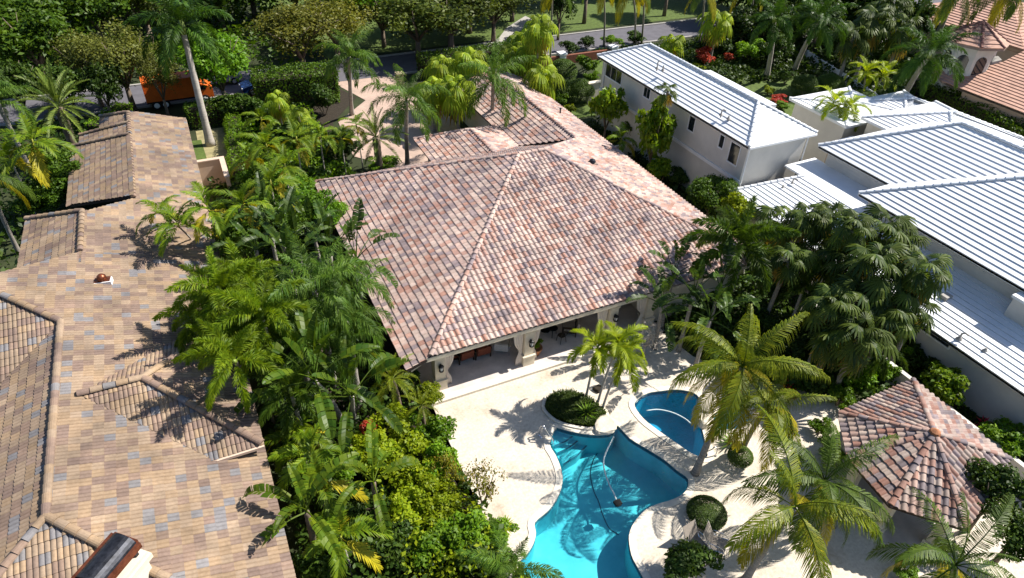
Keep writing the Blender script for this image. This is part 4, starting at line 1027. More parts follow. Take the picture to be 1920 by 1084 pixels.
B().box(2.9, -1.07, 1.55, 3.6, -1.052, 2.05).box(2.9, 1.052, 1.55, 3.6, 1.07, 2.05).obj('window', M['glass'], t)
B().box(-2.6, -.5, .55, 4.2, .5, .94).obj('chassis', M['black_metal'], t)
for x in (-1.7, -.8, 3.3):
    for y in (-.95, .95): wheel(t, x, y, .48, .3, 'white_paint')

# ------------------------------------------------------------------ street walls
b = B().box(34.5, 63.3, 0, 44, 63.65, .9); w = tag(b.obj('brick_wall', M['brick']), 'low red brick garden wall along the street behind the tiled house', 'wall')
for x in (37.2, 43.8):
    b = B().box(x - .35, 63.1, 0, x + .35, 63.85, 1.05).box(x - .45, 63.0, 1.05, x + .45, 63.95, 1.25); b.obj('pillar_cap', M['white_paint'], w)
a, c = at(1500, 108), at(1592, 168); d = (c - a).normalized(); nn = Vector((-d.y, d.x, 0)); t = thing('garden_fence', 'white panel fence in deep shade behind the white house garden', 'fence', tuple(a)); bpy.context.view_layer.update()
c = a + d * 20
k2 = 0
while k2 * 1.25 < 20:
    q = a + d * k2 * 1.25
    b = B().tube([q, q + Vector((0, 0, 1.25))], .06, 4); world_part('post', b, M['white_paint'], t)
    e = q + d * 1.2; b = B().add([q + Vector((0, 0, .1)), e + Vector((0, 0, .1)), e + Vector((0, 0, 1.15)), q + Vector((0, 0, 1.15))] + [q + nn * .04 + Vector((0, 0, .1)), e + nn * .04 + Vector((0, 0, .1)), e + nn * .04 + Vector((0, 0, 1.15)), q + nn * .04 + Vector((0, 0, 1.15))],
        [(0, 1, 2, 3), (7, 6, 5, 4), (0, 4, 5, 1), (1, 5, 6, 2), (2, 6, 7, 3), (3, 7, 4, 0)]); world_part('panel', b, M['white_paint'], t); k2 += 1
b = B().box(29.6, 3, 0, 29.75, 20.5, 1.1).box(29.55, 3, 1.1, 29.8, 20.5, 1.16); tag(b.obj('boundary_wall', M['stucco_white']), 'thin white boundary wall between the gazebo garden and the white house', 'wall')
b = B().box(28.9, 37.3, 0, 29.1, 41.5, 1.3).box(28.9, 41.3, 0, 31.9, 41.5, 1.3); tag(b.obj('side_wall', M['stucco_cream']), 'low cream screen wall in the side passage by the pink tile roof', 'wall')
p = at(1108, 175, .9); b = B().box(-.9, -.2, 0, .9, .2, 1.9).box(-1, -.27, 1.9, 1, .27, 2.0); tag(b.obj('gate_pillar', M['stucco_cream'], None, False, (p.x + .5, p.y, 0)), 'cream wall pillar at the corner of the white house', 'pillar')
p = at(750, 150, .8); b = B().box(-.3, -.3, 0, .3, .3, 1.4).box(-.38, -.38, 1.4, .38, .38, 1.52); tag(b.obj('gate_pillar', M['stucco_tan'], None, False, (p.x, p.y, 0)), 'small gate pillar where the driveway meets the street', 'pillar')
# far house glimpsed beyond the street
fh = thing('far_house', 'pale house glimpsed through trees beyond the street', 'house', (6, 108, 0)); bpy.context.view_layer.update()
hip(fh, -8, 104, 26, 118, 4.0, .35, 'concrete', False, 'f', 'x', 1.0, .06); walls(fh, [(-7, 105), (25, 105), (25, 117), (-7, 117)], 0, 3.9, 'stucco_cream')
for x in (-3, 3, 9, 15, 21): world_part('window', B().box(x, 104.94, .8, x + 1.8, 104.998, 2.6), M['glass'], fh)

# ------------------------------------------------------------------ fronds and leaves
def frond(name, Ln, npair, ll, lw, incl, bend, m, a0=62, a1=28, vang=15, droop=.5, plum=0, seed=0, t0=.12, stiff=1.2, rach=.022, pet=None):
    """feather leaf growing from the origin towards +X; gravity already in its curve"""
    rg = random.Random(seed); ns = 12; P = [Vector((0, 0, 0))]; side = rg.uniform(-.12, .12)
    for i in range(ns):
        th = R(incl - bend * ((i + .5) / ns) ** stiff)
        P.append(P[-1] + Vector((math.cos(th) * math.cos(side * i / ns * 3), math.cos(th) * math.sin(side * i / ns * 3), math.sin(th))) * Ln / ns)
    def pt(t):
        x = t * ns; i = min(int(x), ns - 1); return P[i].lerp(P[i + 1], x - i), (P[i + 1] - P[i]).normalized()
    V = []; Fc = []
    def leaf(p, T, sgn, t, roll):
        Sd = T.cross(Vector((0, 0, 1))); Sd = Sd.normalized() if Sd.length > .05 else Vector((0, 1, 0)); Up = Sd.cross(T)
        a = R(a0 + (a1 - a0) * t + rg.uniform(-7, 7)); v = R(vang + roll + rg.uniform(-9, 9))
        d = T * math.cos(a) + (Sd * sgn * math.cos(v) + Up * math.sin(v)) * math.sin(a)
        env = min(1, (t - t0 + .06) / .2) * (1 - .62 * max(0, (t - .45) / .55) ** 1.6)
        l = ll * env * rg.uniform(.72, 1.1)
        w = (T - d * T.dot(d)); w = w.normalized() * lw / 2 if w.length > .05 else Sd * lw / 2
        k = len(V); mid = p + d * l * .5 + Vector((0, 0, -droop * .10 * l)); d2 = (d + Vector((0, 0, -droop))).normalized(); tip = mid + d2 * l * .5
        V.extend([p + w * .45, p - w * .45, mid + w, mid - w, tip])
        Fc.extend([(k, k + 1, k + 3, k + 2), (k + 2, k + 3, k + 4)])
    for i in range(npair):
        t = t0 + (1 - t0) * (i + rg.uniform(0, .8)) / npair
        p, T = pt(min(t, .995))
        for sgn in (1, -1): leaf(p, T, sgn, t, rg.uniform(-plum, plum) if plum else 0)
    b = B().add(V, Fc)
    r = [max(.004, (rach if pet is None or i > 2 else pet) * (1 - i / (ns + .5))) for i in range(ns + 1)]
    b.tube(P, r, 4, False)
    me = bpy.data.meshes.new(name); me.from_pydata([tuple(v) for v in b.v], [], b.f); me.materials.append(m); return me
def fan_leaf(name, pet, Rr, m, incl, seed=0, droop=.55, seg=18):
    rg = random.Random(seed); b = B(); pts = []; th = incl; p = Vector((0, 0, 0))
    for i in range(5): pts.append(p.copy()); p = p + Vector((math.cos(R(th)), 0, math.sin(R(th)))) * pet / 4; th -= 9
    b.tube(pts, [.02] * 5, 4, False); c = pts[-1]; th -= 10
    T = Vector((math.cos(R(th)), 0, math.sin(R(th)))); Sd = Vector((0, 1, 0)); Up = Sd.cross(T) * -1
    if Up.z < 0: Up = -Up
    nf = seg; V = []; Fc = []
    def P_(an, r, lift, dr):
        x, y = math.cos(an) * r, math.sin(an) * r
        return c + T * x + Sd * y + Up * (lift - .42 * abs(y) + .05 * Rr) - Vector((0, 0, dr))
    for i in range(nf):
        a0_, a1_ = R(-150 + 300 * i / nf), R(-150 + 300 * (i + 1) / nf); am = (a0_ + a1_) / 2 + rg.uniform(-.03, .03)
        ln = Rr * 1.5 * (.78 + .22 * math.cos(am)) * rg.uniform(.92, 1.06); dd = droop * ln; k = len(V); hw = (a1_ - a0_) / 2
        V += [c, P_(a0_, ln * .48, .0, dd * .10), P_(am, ln * .50, .045 * Rr, dd * .10), P_(a1_, ln * .48, .0, dd * .10),
              P_(am - hw * .62, ln * .76, -.01, dd * .32), P_(am + hw * .62, ln * .76, -.01, dd * .32), P_(am, ln * .98, 0, dd * rg.uniform(.6, .95))]
        Fc += [(k, k + 1, k + 2), (k, k + 2, k + 3), (k + 1, k + 4, k + 2), (k + 2, k + 4, k + 5), (k + 2, k + 5, k + 3), (k + 4, k + 6, k + 5)]
    b.add(V, Fc)
    me = bpy.data.meshes.new(name); me.from_pydata([tuple(v) for v in b.v], [], b.f); me.materials.append(m); return me
def paddle(name, pet, Ln, W, m, incl, bend, seed=0, tear=9, fold=28, tip_droop=1.0):
    """banana-like leaf: stalk, midrib and two halves torn into strips"""
    rg = random.Random(seed); b = B(); ns = 14; P = [Vector((0, 0, 0))]; tot = pet + Ln; st = pet / tot
    for i in range(ns):
        t = (i + .5) / ns; th = R(incl - bend * t ** 1.6)
        P.append(P[-1] + Vector((math.cos(th), 0, math.sin(th))) * tot / ns)
    b.tube(P, [max(.008, .035 * (1 - i / ns)) for i in range(ns + 1)], 4, False)
    def pt(t):
        x = min(t, .999) * ns; i = min(int(x), ns - 1); return P[i].lerp(P[i + 1], x - i), (P[i + 1] - P[i]).normalized()
    for sgn in (1, -1):
        u = 0.0
        while u < 1:
            du = rg.uniform(.5, 2.6) / tear * .6; u1 = min(1, u + du); V = []
            fo = R(fold + rg.uniform(-9, 9)); sag = rg.uniform(.05, .3) * tip_droop
            for uu in (u + .004, (u + u1) / 2, u1 - (.010 if rg.random() < .6 else .0)):
                p, T = pt(st + (1 - st) * uu); Sd = T.cross(Vector((0, 0, 1))).normalized(); Up = Sd.cross(T)
                w = W / 2 * (math.sin(math.pi * min(1, uu * .86 + .14)) ** .55)
                d = (Sd * sgn * math.cos(fo) + Up * math.sin(fo) + T * .35).normalized()
                V += [p, p + d * w * .55, p + d * w * .98 - Vector((0, 0, sag * w))]
            b.add(V, [(0, 1, 4, 3), (1, 2, 5, 4), (3, 4, 7, 6), (4, 5, 8, 7)]); u = u1
    me = bpy.data.meshes.new(name); me.from_pydata([tuple(v) for v in b.v], [], b.f); me.materials.append(m); return me
KINDS = {}
def kind(k, leaves, trunk, n, r0, r1, shaft=None, name='frond'):
    KINDS[k] = dict(leaves=leaves, trunk=trunk, n=n, r0=r0, r1=r1, shaft=shaft, name=name)
# leaves listed young to old
def series(fn, specs): return [fn(seed=i * 13 + 5, **s) for i, s in enumerate(specs)]
def fr(m, Ln, npair, ll, lw, incls, bends, mo=None, nold=1, **k):
    out = []
    for i, (a, b_) in enumerate(zip(incls, bends)):
        out.append(frond('frond', Ln, npair, ll, lw, a, b_, (mo if mo and i >= len(incls) - nold else m), seed=i * 17 + int(Ln * 10), **k))
    return out
kind('areca', fr(L['areca'], 2.1, 34, .66, .065, (80, 62, 45, 28, 8, -12), (55, 75, 85, 85, 75, 55), L['areca_old'], 1, vang=24, droop=.6, a0=58), 'bark_pale', 14, .055, .045, 'crownshaft')
kind('foxtail', fr(L['foxtail'], 2.4, 170, .50, .038, (74, 58, 42, 25, 6, -14), (40, 58, 72, 82, 80, 62), plum=150, droop=.45, a0=68, a1=35), 'bark_pale', 15, .12, .09, 'crownshaft')
kind('foxtail_d', fr(L['foxtail_d'], 2.4, 170, .50, .038, (74, 58, 42, 25, 6, -14), (40, 58, 72, 82, 80, 62), plum=150, droop=.45, a0=68, a1=35), 'bark_pale', 15, .12, .09, 'crownshaft')
kind('queen', fr(L['queen'], 3.1, 90, .75, .036, (80, 64, 48, 30, 10, -14), (45, 70, 95, 110, 105, 80), plum=55, droop=1.3, a0=66, a1=30), 'bark_grey', 17, .17, .13)
kind('royal', fr(L['royal'], 3.3, 120, .8, .05, (82, 62, 44, 24, 4, -22), (35, 62, 80, 92, 85, 62), plum=45, droop=.7, a0=66, a1=30), 'bark_pale', 16, .27, .17, 'crownshaft')
kind('coco', fr(L['coco'], 3.9, 92, 1.05, .036, (82, 60, 42, 24, 4, -18, -38), (40, 62, 80, 92, 95, 80, 55), L['coco_old'], 2, vang=4, droop=2.3, a0=68, a1=30, rach=.035), 'bark_grey', 17, .15, .11)
kind('coco_d', fr(L['coco_d'], 3.9, 92, 1.05, .036, (82, 60, 42, 24, 4, -18, -38), (40, 62, 80, 92, 95, 80, 55), L['coco_old'], 1, vang=4, droop=2.3, a0=68, a1=30, rach=.035), 'bark_grey', 17, .15, .11)
kind('adon', fr(L['adon'], 1.7, 46, .52, .042, (78, 60, 42, 22, 0), (60, 85, 100, 105, 90), vang=26, droop=.4, a0=55), 'bark_pale', 18, .06, .05, 'crownshaft')
kind('date', fr(L['date'], 2.7, 52, .42, .035, (82, 66, 50, 34, 16, -4, -26), (22, 36, 46, 52, 50, 42, 28), vang=32, droop=.08, a0=55, a1=30, stiff=1.6), 'bark', 34, .28, .3)
kind('pygmy', fr(L['coco'], 1.7, 46, .26, .018, (80, 60, 42, 24, 4, -16), (55, 80, 100, 110, 100, 70), vang=18, droop=.25, a0=60), 'bark', 22, .11, .12)
kind('fan', [fan_leaf('fan_leaf', 1.0, .60, L['fan'], a, i, .5) for i, a in enumerate((86, 74, 62, 48, 34, 16, -6, -30))] + [fan_leaf('fan_leaf', .8, .5, L['dead'], -48, 91, .9)], 'bark_grey', 20, .14, .12, None, 'fan_leaf')
kind('fan_y', [fan_leaf('fan_leaf', 1.0, .66, L['fan_y'], a, i + 20, 1.0) for i, a in enumerate((85, 66, 48, 28, 8, -16))] + [fan_leaf('fan_leaf', .9, .7, L['dead'], -55, 77, .9)], 'bark_grey', 24, .14, .12, None, 'fan_leaf')
kind('bop', [paddle('paddle_leaf', 1.35, 1.6, .62, L['bop'], a, b_, i) for i, (a, b_) in enumerate(((84, 18), (72, 32), (60, 50), (46, 65), (32, 85), (15, 80)))], 'bark_grey', 9, .12, .1, None, 'paddle_leaf')
kind('bop_d', [paddle('paddle_leaf', 1.25, 1.4, .56, L['bop_d'], a, b_, i + 9) for i, (a, b_) in enumerate(((84, 18), (72, 32), (60, 50), (46, 65), (32, 85), (15, 80)))], 'bark_grey', 9, .11, .09, None, 'paddle_leaf')
kind('banana', [paddle('paddle_leaf', .7, 2.0, .60, L['banana'], a, b_, i + 31, 11) for i, (a, b_) in enumerate(((80, 60), (66, 90), (52, 115), (38, 125), (20, 115)))], 'bark', 8, .13, .1, None, 'paddle_leaf')
def trunk_mesh(pts, r0, r1, m, rings=True):
    b = B(); n = len(pts)
    rad = [r0 * 1.35 if i == 0 else r0 + (r1 - r0) * i / (n - 1) for i in range(n)]
    if rings:
        p2, r2 = [], []
        for i in range(n - 1):
            for j in range(3):
                t = j / 3; p2.append(Vector(pts[i]).lerp(Vector(pts[i + 1]), t)); r2.append((rad[i] + (rad[i + 1] - rad[i]) * t) * (1.0 if j else 1.07))
        p2.append(Vector(pts[-1])); r2.append(rad[-1]); return b.tube(p2, r2, 8)
    return b.tube(pts, rad, 8)
PN = {'areca': 'areca_palm', 'foxtail': 'foxtail_palm', 'foxtail_d': 'foxtail_palm', 'queen': 'queen_palm', 'royal': 'royal_palm', 'coco': 'coconut_palm', 'coco_d': 'coconut_palm', 'adon': 'christmas_palm', 'date': 'date_palm', 'pygmy': 'pygmy_palm', 'fan': 'fan_palm', 'fan_y': 'fan_palm', 'bop': 'paddle_leaf_plant', 'bop_d': 'paddle_leaf_plant', 'banana': 'banana_plant'}
PSEED = [0]
def palm(k, crown, h, label, base=None, sc=1.0, n=None, group=None, rz=None, trunks=None, rad=1.0):
    """crown: where the crown's heart sits in the survey photo, h metres up; base: foot, else straight below"""
    K = KINDS[k]; PSEED[0] += 1; rg = random.Random(PSEED[0] * 7 + 3)
    c = at(crown[0], crown[1], h); f = at(base[0], base[1], 0) if base else Vector((c.x + rg.uniform(-.15, .15), c.y + rg.uniform(-.15, .15), 0))
    t = thing(PN[k], label, 'plant' if k in ('bop', 'bop_d', 'banana') else 'palm', f, 0, group)
    tops = [(c - f, sc)]
    d = c - f; bow = Vector((d.x, d.y, 0)) * -.12
    pts = [d * q + bow * math.sin(math.pi * q) for q in [i / 7 for i in range(8)]]
    tr = trunk_mesh(pts, K['r0'] * sc ** .5 * rad, K['r1'] * sc ** .5 * rad, None).obj('trunk', M[K['trunk']], t, True)
    if K['shaft']:
        a = pts[-1]; dd = (pts[-1] - pts[-2]).normalized(); L_ = min(1.3 if k == 'royal' else .8, .3 * h) * sc
        r = K['r1'] * sc ** .5 * rad
        B().tube([a - dd * L_ * .3, a, a + dd * L_ * .4], [r * 1.05, r * 1.25, r * .7], 8).obj('crownshaft', M['crownshaft_y' if k == 'areca' else K['shaft']], t, True)
    n = n or K['n']; m = len(K['leaves']); az = rg.uniform(0, 6.28) if rz is None else rz
    for i in range(n):
        q = i / max(1, n - 1); j = min(m - 1, int((q ** .85) * m))
        a = az + i * 2.39996 + rg.uniform(-.2, .2); s = sc * rg.uniform(.86, 1.08) * (.8 if i < 2 else 1)
        use(K['name'], K['leaves'][j], t, pts[-1] + Vector((0, 0, .12 * sc * (1 - q))), (rg.uniform(-.12, .12), rg.uniform(-.09, .09), a), s)
    return t

# ------------------------------------------------------------------ broadleaf crowns
def crown_mesh(name, m, nlobe, nleaf, leaf, seed, flat=.75, core=True, ragged=.25, open_=0.0, aspect=.55):
    """unit crown: leaves spread over lobes; gaps stay open between them"""
    rg = np.random.default_rng(seed); V = []
    lob = []
    for i in range(nlobe):
        u = rg.normal(size=3); u /= np.linalg.norm(u); u[2] = u[2] * .8 + .12
        rr = rg.uniform(.25, .8); lob.append((u * rr * np.array((1, 1, flat)), rg.uniform(.24, .42) * (1 - .25 * rr)))
    lob = lob or [(np.zeros(3), 1.0)]
    w = np.array([l[1] ** 2 for l in lob]); w /= w.sum()
    idx = rg.choice(len(lob), nleaf, p=w)
    dirs = rg.normal(size=(nleaf, 3)); dirs /= np.linalg.norm(dirs, axis=1)[:, None]; dirs[:, 2] = np.where(rg.random(nleaf) < .75, np.abs(dirs[:, 2]), dirs[:, 2])
    cen = np.array([l[0] for l in lob])[idx]; rad = np.array([l[1] for l in lob])[idx]
    pos = cen + dirs * (rad * (1 - np.abs(rg.normal(0, ragged, nleaf)) + rg.normal(0, ragged * .35, nleaf)))[:, None]
    nor = dirs * .55 + rg.normal(size=(nleaf, 3)) * .55 + np.array((0, 0, .45)); nor /= np.linalg.norm(nor, axis=1)[:, None]
    t = np.cross(nor, rg.normal(size=(nleaf, 3))); t /= np.linalg.norm(t, axis=1)[:, None]; s = np.cross(nor, t)
    l = (leaf * rg.uniform(.65, 1.3, nleaf))[:, None]; ww = l * aspect
    V = np.stack([pos - t * l * .5, pos + s * ww * .5 + nor * l * .06, pos + t * l * .5 - nor * l * .12, pos - s * ww * .5 + nor * l * .06], 1).reshape(-1, 3)
    return npmesh(name, V, np.arange(nleaf * 4).reshape(-1, 4), m, 4)
CR = {}
def crowns(k, m, nv, **a): CR[k] = [crown_mesh('crown', L[m], seed=i * 31 + len(CR) * 7, **a) for i in range(nv)]
crowns('tree', 'tree', 3, nlobe=30, nleaf=9000, leaf=.085)
crowns('tree_b', 'tree_b', 2, nlobe=26, nleaf=8000, leaf=.09)
crowns('olive', 'olive', 2, nlobe=34, nleaf=7500, leaf=.06, ragged=.4)
crowns('yolive', 'yolive', 2, nlobe=34, nleaf=7500, leaf=.06, ragged=.4)
crowns('oak', 'oak', 3, nlobe=28, nleaf=7000, leaf=.07, ragged=.35)
crowns('dark', 'dark', 3, nlobe=24, nleaf=5000, leaf=.11)
crowns('shrub', 'shrub', 3, nlobe=14, nleaf=2600, leaf=.14)
crowns('shrub_y', 'shrub_y', 3, nlobe=16, nleaf=3200, leaf=.13, ragged=.35)
crowns('sdark', 'dark', 2, nlobe=14, nleaf=2400, leaf=.15)
crowns('ball', 'ball', 2, nlobe=0, nleaf=15000, leaf=.07, flat=.9, ragged=.05)
crowns('sparse', 'croton', 2, nlobe=30, nleaf=900, leaf=.10, ragged=.6)
crowns('red', 'red', 2, nlobe=12, nleaf=1400, leaf=.16)
crowns('sch', 'sch', 2, nlobe=22, nleaf=2600, leaf=.19, ragged=.3)
def tree(k, crown, h, rx, rz_, label, base=None, group=None, limbs=6, name='broadleaf_tree', tr='bark', thick=None, ry=None):
    """crown: pixel of the crown's middle, h its height; rx, rz its half width and half depth"""
    PSEED[0] += 1; rg = random.Random(PSEED[0] * 5 + 1)
    c = at(crown[0], crown[1], h); f = at(base[0], base[1], 0) if base else Vector((c.x, c.y, 0))
    t = thing(name, label, 'tree', f, 0, group); d = c - f
    r = thick or max(.09, rx * .055); b = B(); fork = d * .45
    b.tube([(0, 0, -.05), tuple(fork * .5), tuple(fork)], [r * 1.25, r, r * .85], 8)
    for i in range(limbs):
        a = 6.283 * i / limbs + rg.uniform(-.3, .3); q = rg.uniform(.4, .75)
        e = d + Vector((math.cos(a) * rx * q, math.sin(a) * rx * q, rz_ * rg.uniform(-.1, .55))); m_ = fork.lerp(e, .5) + Vector((0, 0, rz_ * .12))
        b.tube([fork, m_, e], [r * .6, r * .35, r * .1], 5)
        for s in range(2):
            e2 = m_.lerp(e, .4) + Vector((rg.uniform(-1, 1), rg.uniform(-1, 1), rg.uniform(0, .7))) * rx * .4; b.tube([m_, e2], [r * .25, r * .06], 4)
    b.obj('trunk', M[tr], t, True)
    use('crown', CR[k][PSEED[0] % len(CR[k])], t, d, (0, 0, rg.uniform(0, 6.28)), (rx, ry or rx, rz_))
    return t
def shrub(k, px, h, rx, rz_, label, group=None, name='shrub', cat='shrub', ry=None, rot=None):
    """px: pixel of the middle of the bush, h the height of that middle"""
    PSEED[0] += 1; rg = random.Random(PSEED[0] * 3 + 2); c = at(px[0], px[1], h)
    t = thing(name, label, cat, (c.x, c.y, 0), 0, group)
    b = B()
    for i in range(4):
        a = i * 1.6 + rg.random(); b.tube([(0, 0, -.02), (math.cos(a) * rx * .25, math.sin(a) * rx * .25, h * .6), (math.cos(a) * rx * .5, math.sin(a) * rx * .5, h + rz_ * .3)], [.04, .03, .012], 4)
    b.obj('stem', M['bark'], t)
    use('crown', CR[k][PSEED[0] % len(CR[k])], t, (0, 0, h), (0, 0, rg.uniform(0, 6.28) if rot is None else rot), (rx, ry or rx, rz_))
    return t
def hedge(m, pts, w, h, label, leaf=.13, dens=130, group=None, rough=.14, name='hedge'):
    """clipped hedge along a line, leaves over all its faces"""
    rg = np.random.default_rng(int(abs(pts[0][0]) * 10) + 3); t = thing(name, label, 'hedge', (pts[0][0], pts[0][1], 0), 0, group); bpy.context.view_layer.update()
    V = []; core = B()
    for a, c in zip(pts, pts[1:]):
        a, c = np.array((*a[:2], 0.)), np.array((*c[:2], 0.)); d = c - a; ln = np.linalg.norm(d); d /= ln; s = np.array((-d[1], d[0], 0)); up = np.array((0, 0, 1.))
        core.prism([tuple((a + s * w * .36)[:2]), tuple((a - s * w * .36)[:2]), tuple((c - s * w * .36)[:2]), tuple((c + s * w * .36)[:2])], 0, h * .86)
        for area, f in ((ln * w, 'top'), (ln * h, 'l'), (ln * h, 'r'), (w * h, 'a'), (w * h, 'b')):
            n = int(area * dens); x, y = rg.random(n)[:, None], rg.random(n)[:, None]
            if f == 'top': p = a + d * ln * x + s * w * (y - .5) + up * h; nn = up
            elif f in 'lr': sg = .5 if f == 'l' else -.5; p = a + d * ln * x + s * w * sg + up * h * y; nn = s * sg * 2
            else: p = (a if f == 'a' else c) + s * w * (x - .5) + up * h * y; nn = d * (-1 if f == 'a' else 1)
            wob = np.sin(p[:, :1] * 2.1 + p[:, 2:] * 1.3) * np.sin(p[:, 1:2] * 1.7 + 1) * rough
            p = p + nn * (wob + rg.normal(0, rough * .6, (n, 1)))
            no = nn * .6 + rg.normal(size=(n, 3)) * .55; no /= np.linalg.norm(no, axis=1)[:, None]
            tt = np.cross(no, rg.normal(size=(n, 3))); tt /= np.linalg.norm(tt, axis=1)[:, None]; ss = np.cross(no, tt); l = leaf * rg.uniform(.7, 1.3, (n, 1))
            V.append(np.stack([p - tt * l * .5, p + ss * l * .3, p + tt * l * .5, p - ss * l * .3], 1).reshape(-1, 3))
    V = np.concatenate(V); me = npmesh('leaves', V, np.arange(len(V)).reshape(-1, 4), L[m], 4)
    o = bpy.data.objects.new('leaves', me); link(o, t); o.matrix_local = t.matrix_world.inverted()
    world_part('branches', core, M['soil'], t)
    return t
def blades(name, m, poly_fn, n, h, w, seed, lean=.6):
    """many grass-like blades as one mesh; poly_fn(rng, n) gives (n,2) foot points"""
    rg = np.random.default_rng(seed); f = poly_fn(rg, n); n = len(f); z = np.zeros((n, 1)); p = np.concatenate([f, z], 1)
    a = rg.random(n) * 6.283; d = np.stack([np.cos(a), np.sin(a), np.zeros(n)], 1); s = np.stack([-np.sin(a), np.cos(a), np.zeros(n)], 1)
    hh = (h * rg.uniform(.6, 1.2, n))[:, None]; ww = w * rg.uniform(.7, 1.2, (n, 1)); k = rg.uniform(.3, 1, (n, 1)) * lean
    up = np.array((0, 0, 1.)); m1 = p + up * hh * .75 + d * hh * k * .4; tp = p + up * hh * (1 - k * .35) + d * hh * k * 1.1
    V = np.stack([p + s * ww, p - s * ww, m1 - s * ww, m1 + s * ww, m1 + s * ww, m1 - s * ww, tp - s * ww * .2, tp + s * ww * .2], 1).reshape(-1, 3)
    return npmesh(name, V, np.arange(len(V)).reshape(-1, 4), m, 4)
def in_poly(poly):
    P = np.array([p[:2] for p in poly])
    def fn(rg, n):
        lo, hi = P.min(0), P.max(0); q = lo + rg.random((n * 2, 2)) * (hi - lo); ins = np.zeros(len(q), bool)
        for (x0, y0), (x1, y1) in zip(P, np.roll(P, -1, 0)):
            c = ((y0 > q[:, 1]) != (y1 > q[:, 1])); ins ^= c & (q[:, 0] < (x1 - x0) * (q[:, 1] - y0) / (y1 - y0 + 1e-12) + x0)
        return q[ins][:n]
    return fn
def cover(name, m, poly, n, h, leaf, seed, z0=0.0, label=None):
    """knee-high tangle nobody could count"""
    rg = np.random.default_rng(seed); f = in_poly(poly)(rg, n); n = len(f)
    hum = (np.sin(f[:, 0] * 1.9 + seed) * np.sin(f[:, 1] * 1.6) * .5 + .5) * .6 + .4
    z = h * hum * rg.random(n) ** .6 + z0; p = np.column_stack([f, z])
    no = rg.normal(size=(n, 3)) * .6 + np.array((0, 0, .7)); no /= np.linalg.norm(no, axis=1)[:, None]
    tt = np.cross(no, rg.normal(size=(n, 3))); tt /= np.linalg.norm(tt, axis=1)[:, None]; ss = np.cross(no, tt); l = leaf * rg.uniform(.6, 1.4, (n, 1))
    V = np.stack([p - tt * l * .5, p + ss * l * .3, p + tt * l * .5 - no * l * .1, p - ss * l * .3], 1).reshape(-1, 3)
    me = npmesh(name, V, np.arange(len(V)).reshape(-1, 4), m, 4); o = bpy.data.objects.new(name, me); link(o); o['kind'] = 'stuff'
    return o

# ------------------------------------------------------------------ planting between the tan house and the pink-tiled house
GL = 'palms in the planting between the two tiled houses'
palm('areca', (335, 425), 5.6, 'slim palm arching over the tan roof, the one that casts the large shadow on it', (392, 505), 1.0, 11, GL)
palm('areca', (392, 395), 6.4, 'yellow-tipped palm over the tan roof edge, just below the short cream garden wall', (420, 470), .95, 10, GL)
palm('areca', (455, 385), 6.2, 'slim palm in front of the bright leafy trees, second from the tan roof', (450, 450), .95, 10, GL)
palm('areca', (508, 345), 5.4, 'yellowing palm with arching fronds beside the upper corner of the pink tile roof', None, 1.0, 10, GL)
palm('areca', (300, 400), 5.6, 'palm furthest out over the tan roof, above the large shadow', (372, 470), .85, 8, GL)
palm('areca', (470, 300), 2.8, 'small yellow-green palm behind the clipped hedge column', None, .9, 10, GL)
palm('areca', (500, 275), 4.4, 'yellow-green clumping palm midway along the bed beside the driveway', None, 1.0, 11, GL)
palm('areca', (556, 262), 4.2, 'yellow-green clumping palm nearest the driveway paving', None, 1.0, 11, GL)
palm('areca', (535, 315), 4.4, 'yellow-green clumping palm close to the pink roof’s upper corner', None, .95, 10, GL)
palm('areca', (600, 255), 3.8, 'small green palm beside the pygmy palms at the drive', None, .9, 10, GL)
palm('areca', (490, 225), 2.8, 'yellow-green palm behind the others, next to the hedge column', None, .9, 10, GL)
palm('foxtail', (412, 548), 6.6, 'bushy bright foxtail palm beside the palm shadow on the tan roof', None, 1.0, 15, GL)
palm('foxtail', (490, 590), 6.8, 'bushy foxtail palm, the middle one of the dense palm clump', None, 1.0, 15, GL)
palm('foxtail', (440, 678), 6.2, 'bushy foxtail palm hanging over the dark roof edge above the small tan dormer', (470, 740), 1.0, 14, GL)
palm('foxtail', (395, 640), 5.0, 'foxtail palm lowest on the left, brushing the tan roof', (440, 690), .8, 12, GL)
palm('queen', (590, 545), 6.6, 'feathery dark palm rising above the foxtail palms', None, 1.0, 16, GL)
palm('queen', (650, 600), 5.6, 'feathery palm draping over the lower edge of the pink tile roof', None, .9, 15, GL)
palm('queen', (560, 640), 5.2, 'fine-leaved dark palm between the foxtail palms and the big paddle leaves', None, .85, 14, GL)
palm('bop_d', (668, 490), 4.6, 'dark paddle-leaf plant with upright torn leaves against the pink tile roof', None, 1.15, 10)
palm('bop_d', (530, 455), 5.0, 'dark upright paddle-leaf plant above the foxtail palms', None, 1.15, 9)
palm('bop_d', (590, 445), 4.6, 'dark paddle-leaf plant behind the bright leafy tree at the pink roof', None, 1.1, 9)
palm('bop_d', (480, 470), 5.0, 'dark paddle-leaf plant left of the others, above the foxtail palms', None, 1.05, 8)
palm('bop', (590, 715), 4.6, 'big paddle-leaf plant with wide torn leaves, left of the pygmy palm', (645, 800), 1.25, 11)
palm('bop', (660, 745), 3.8, 'paddle-leaf plant with a pale fan of stalks, beside the pygmy palm', (665, 800), 1.05, 9)
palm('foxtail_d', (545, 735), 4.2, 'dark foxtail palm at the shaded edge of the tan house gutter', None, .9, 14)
palm('queen', (645, 655), 4.2, 'fine-leaved palm under the others by the pink roof eave', None, .85, 15)
palm('banana', (700, 905), 3.6, 'banana plant with one tall upright leaf and brown-edged arching leaves', None, 1.0, 8)
palm('banana', (575, 960), 3.4, 'banana plant arching over the bottom of the tan roof edge', None, 1.1, 7)
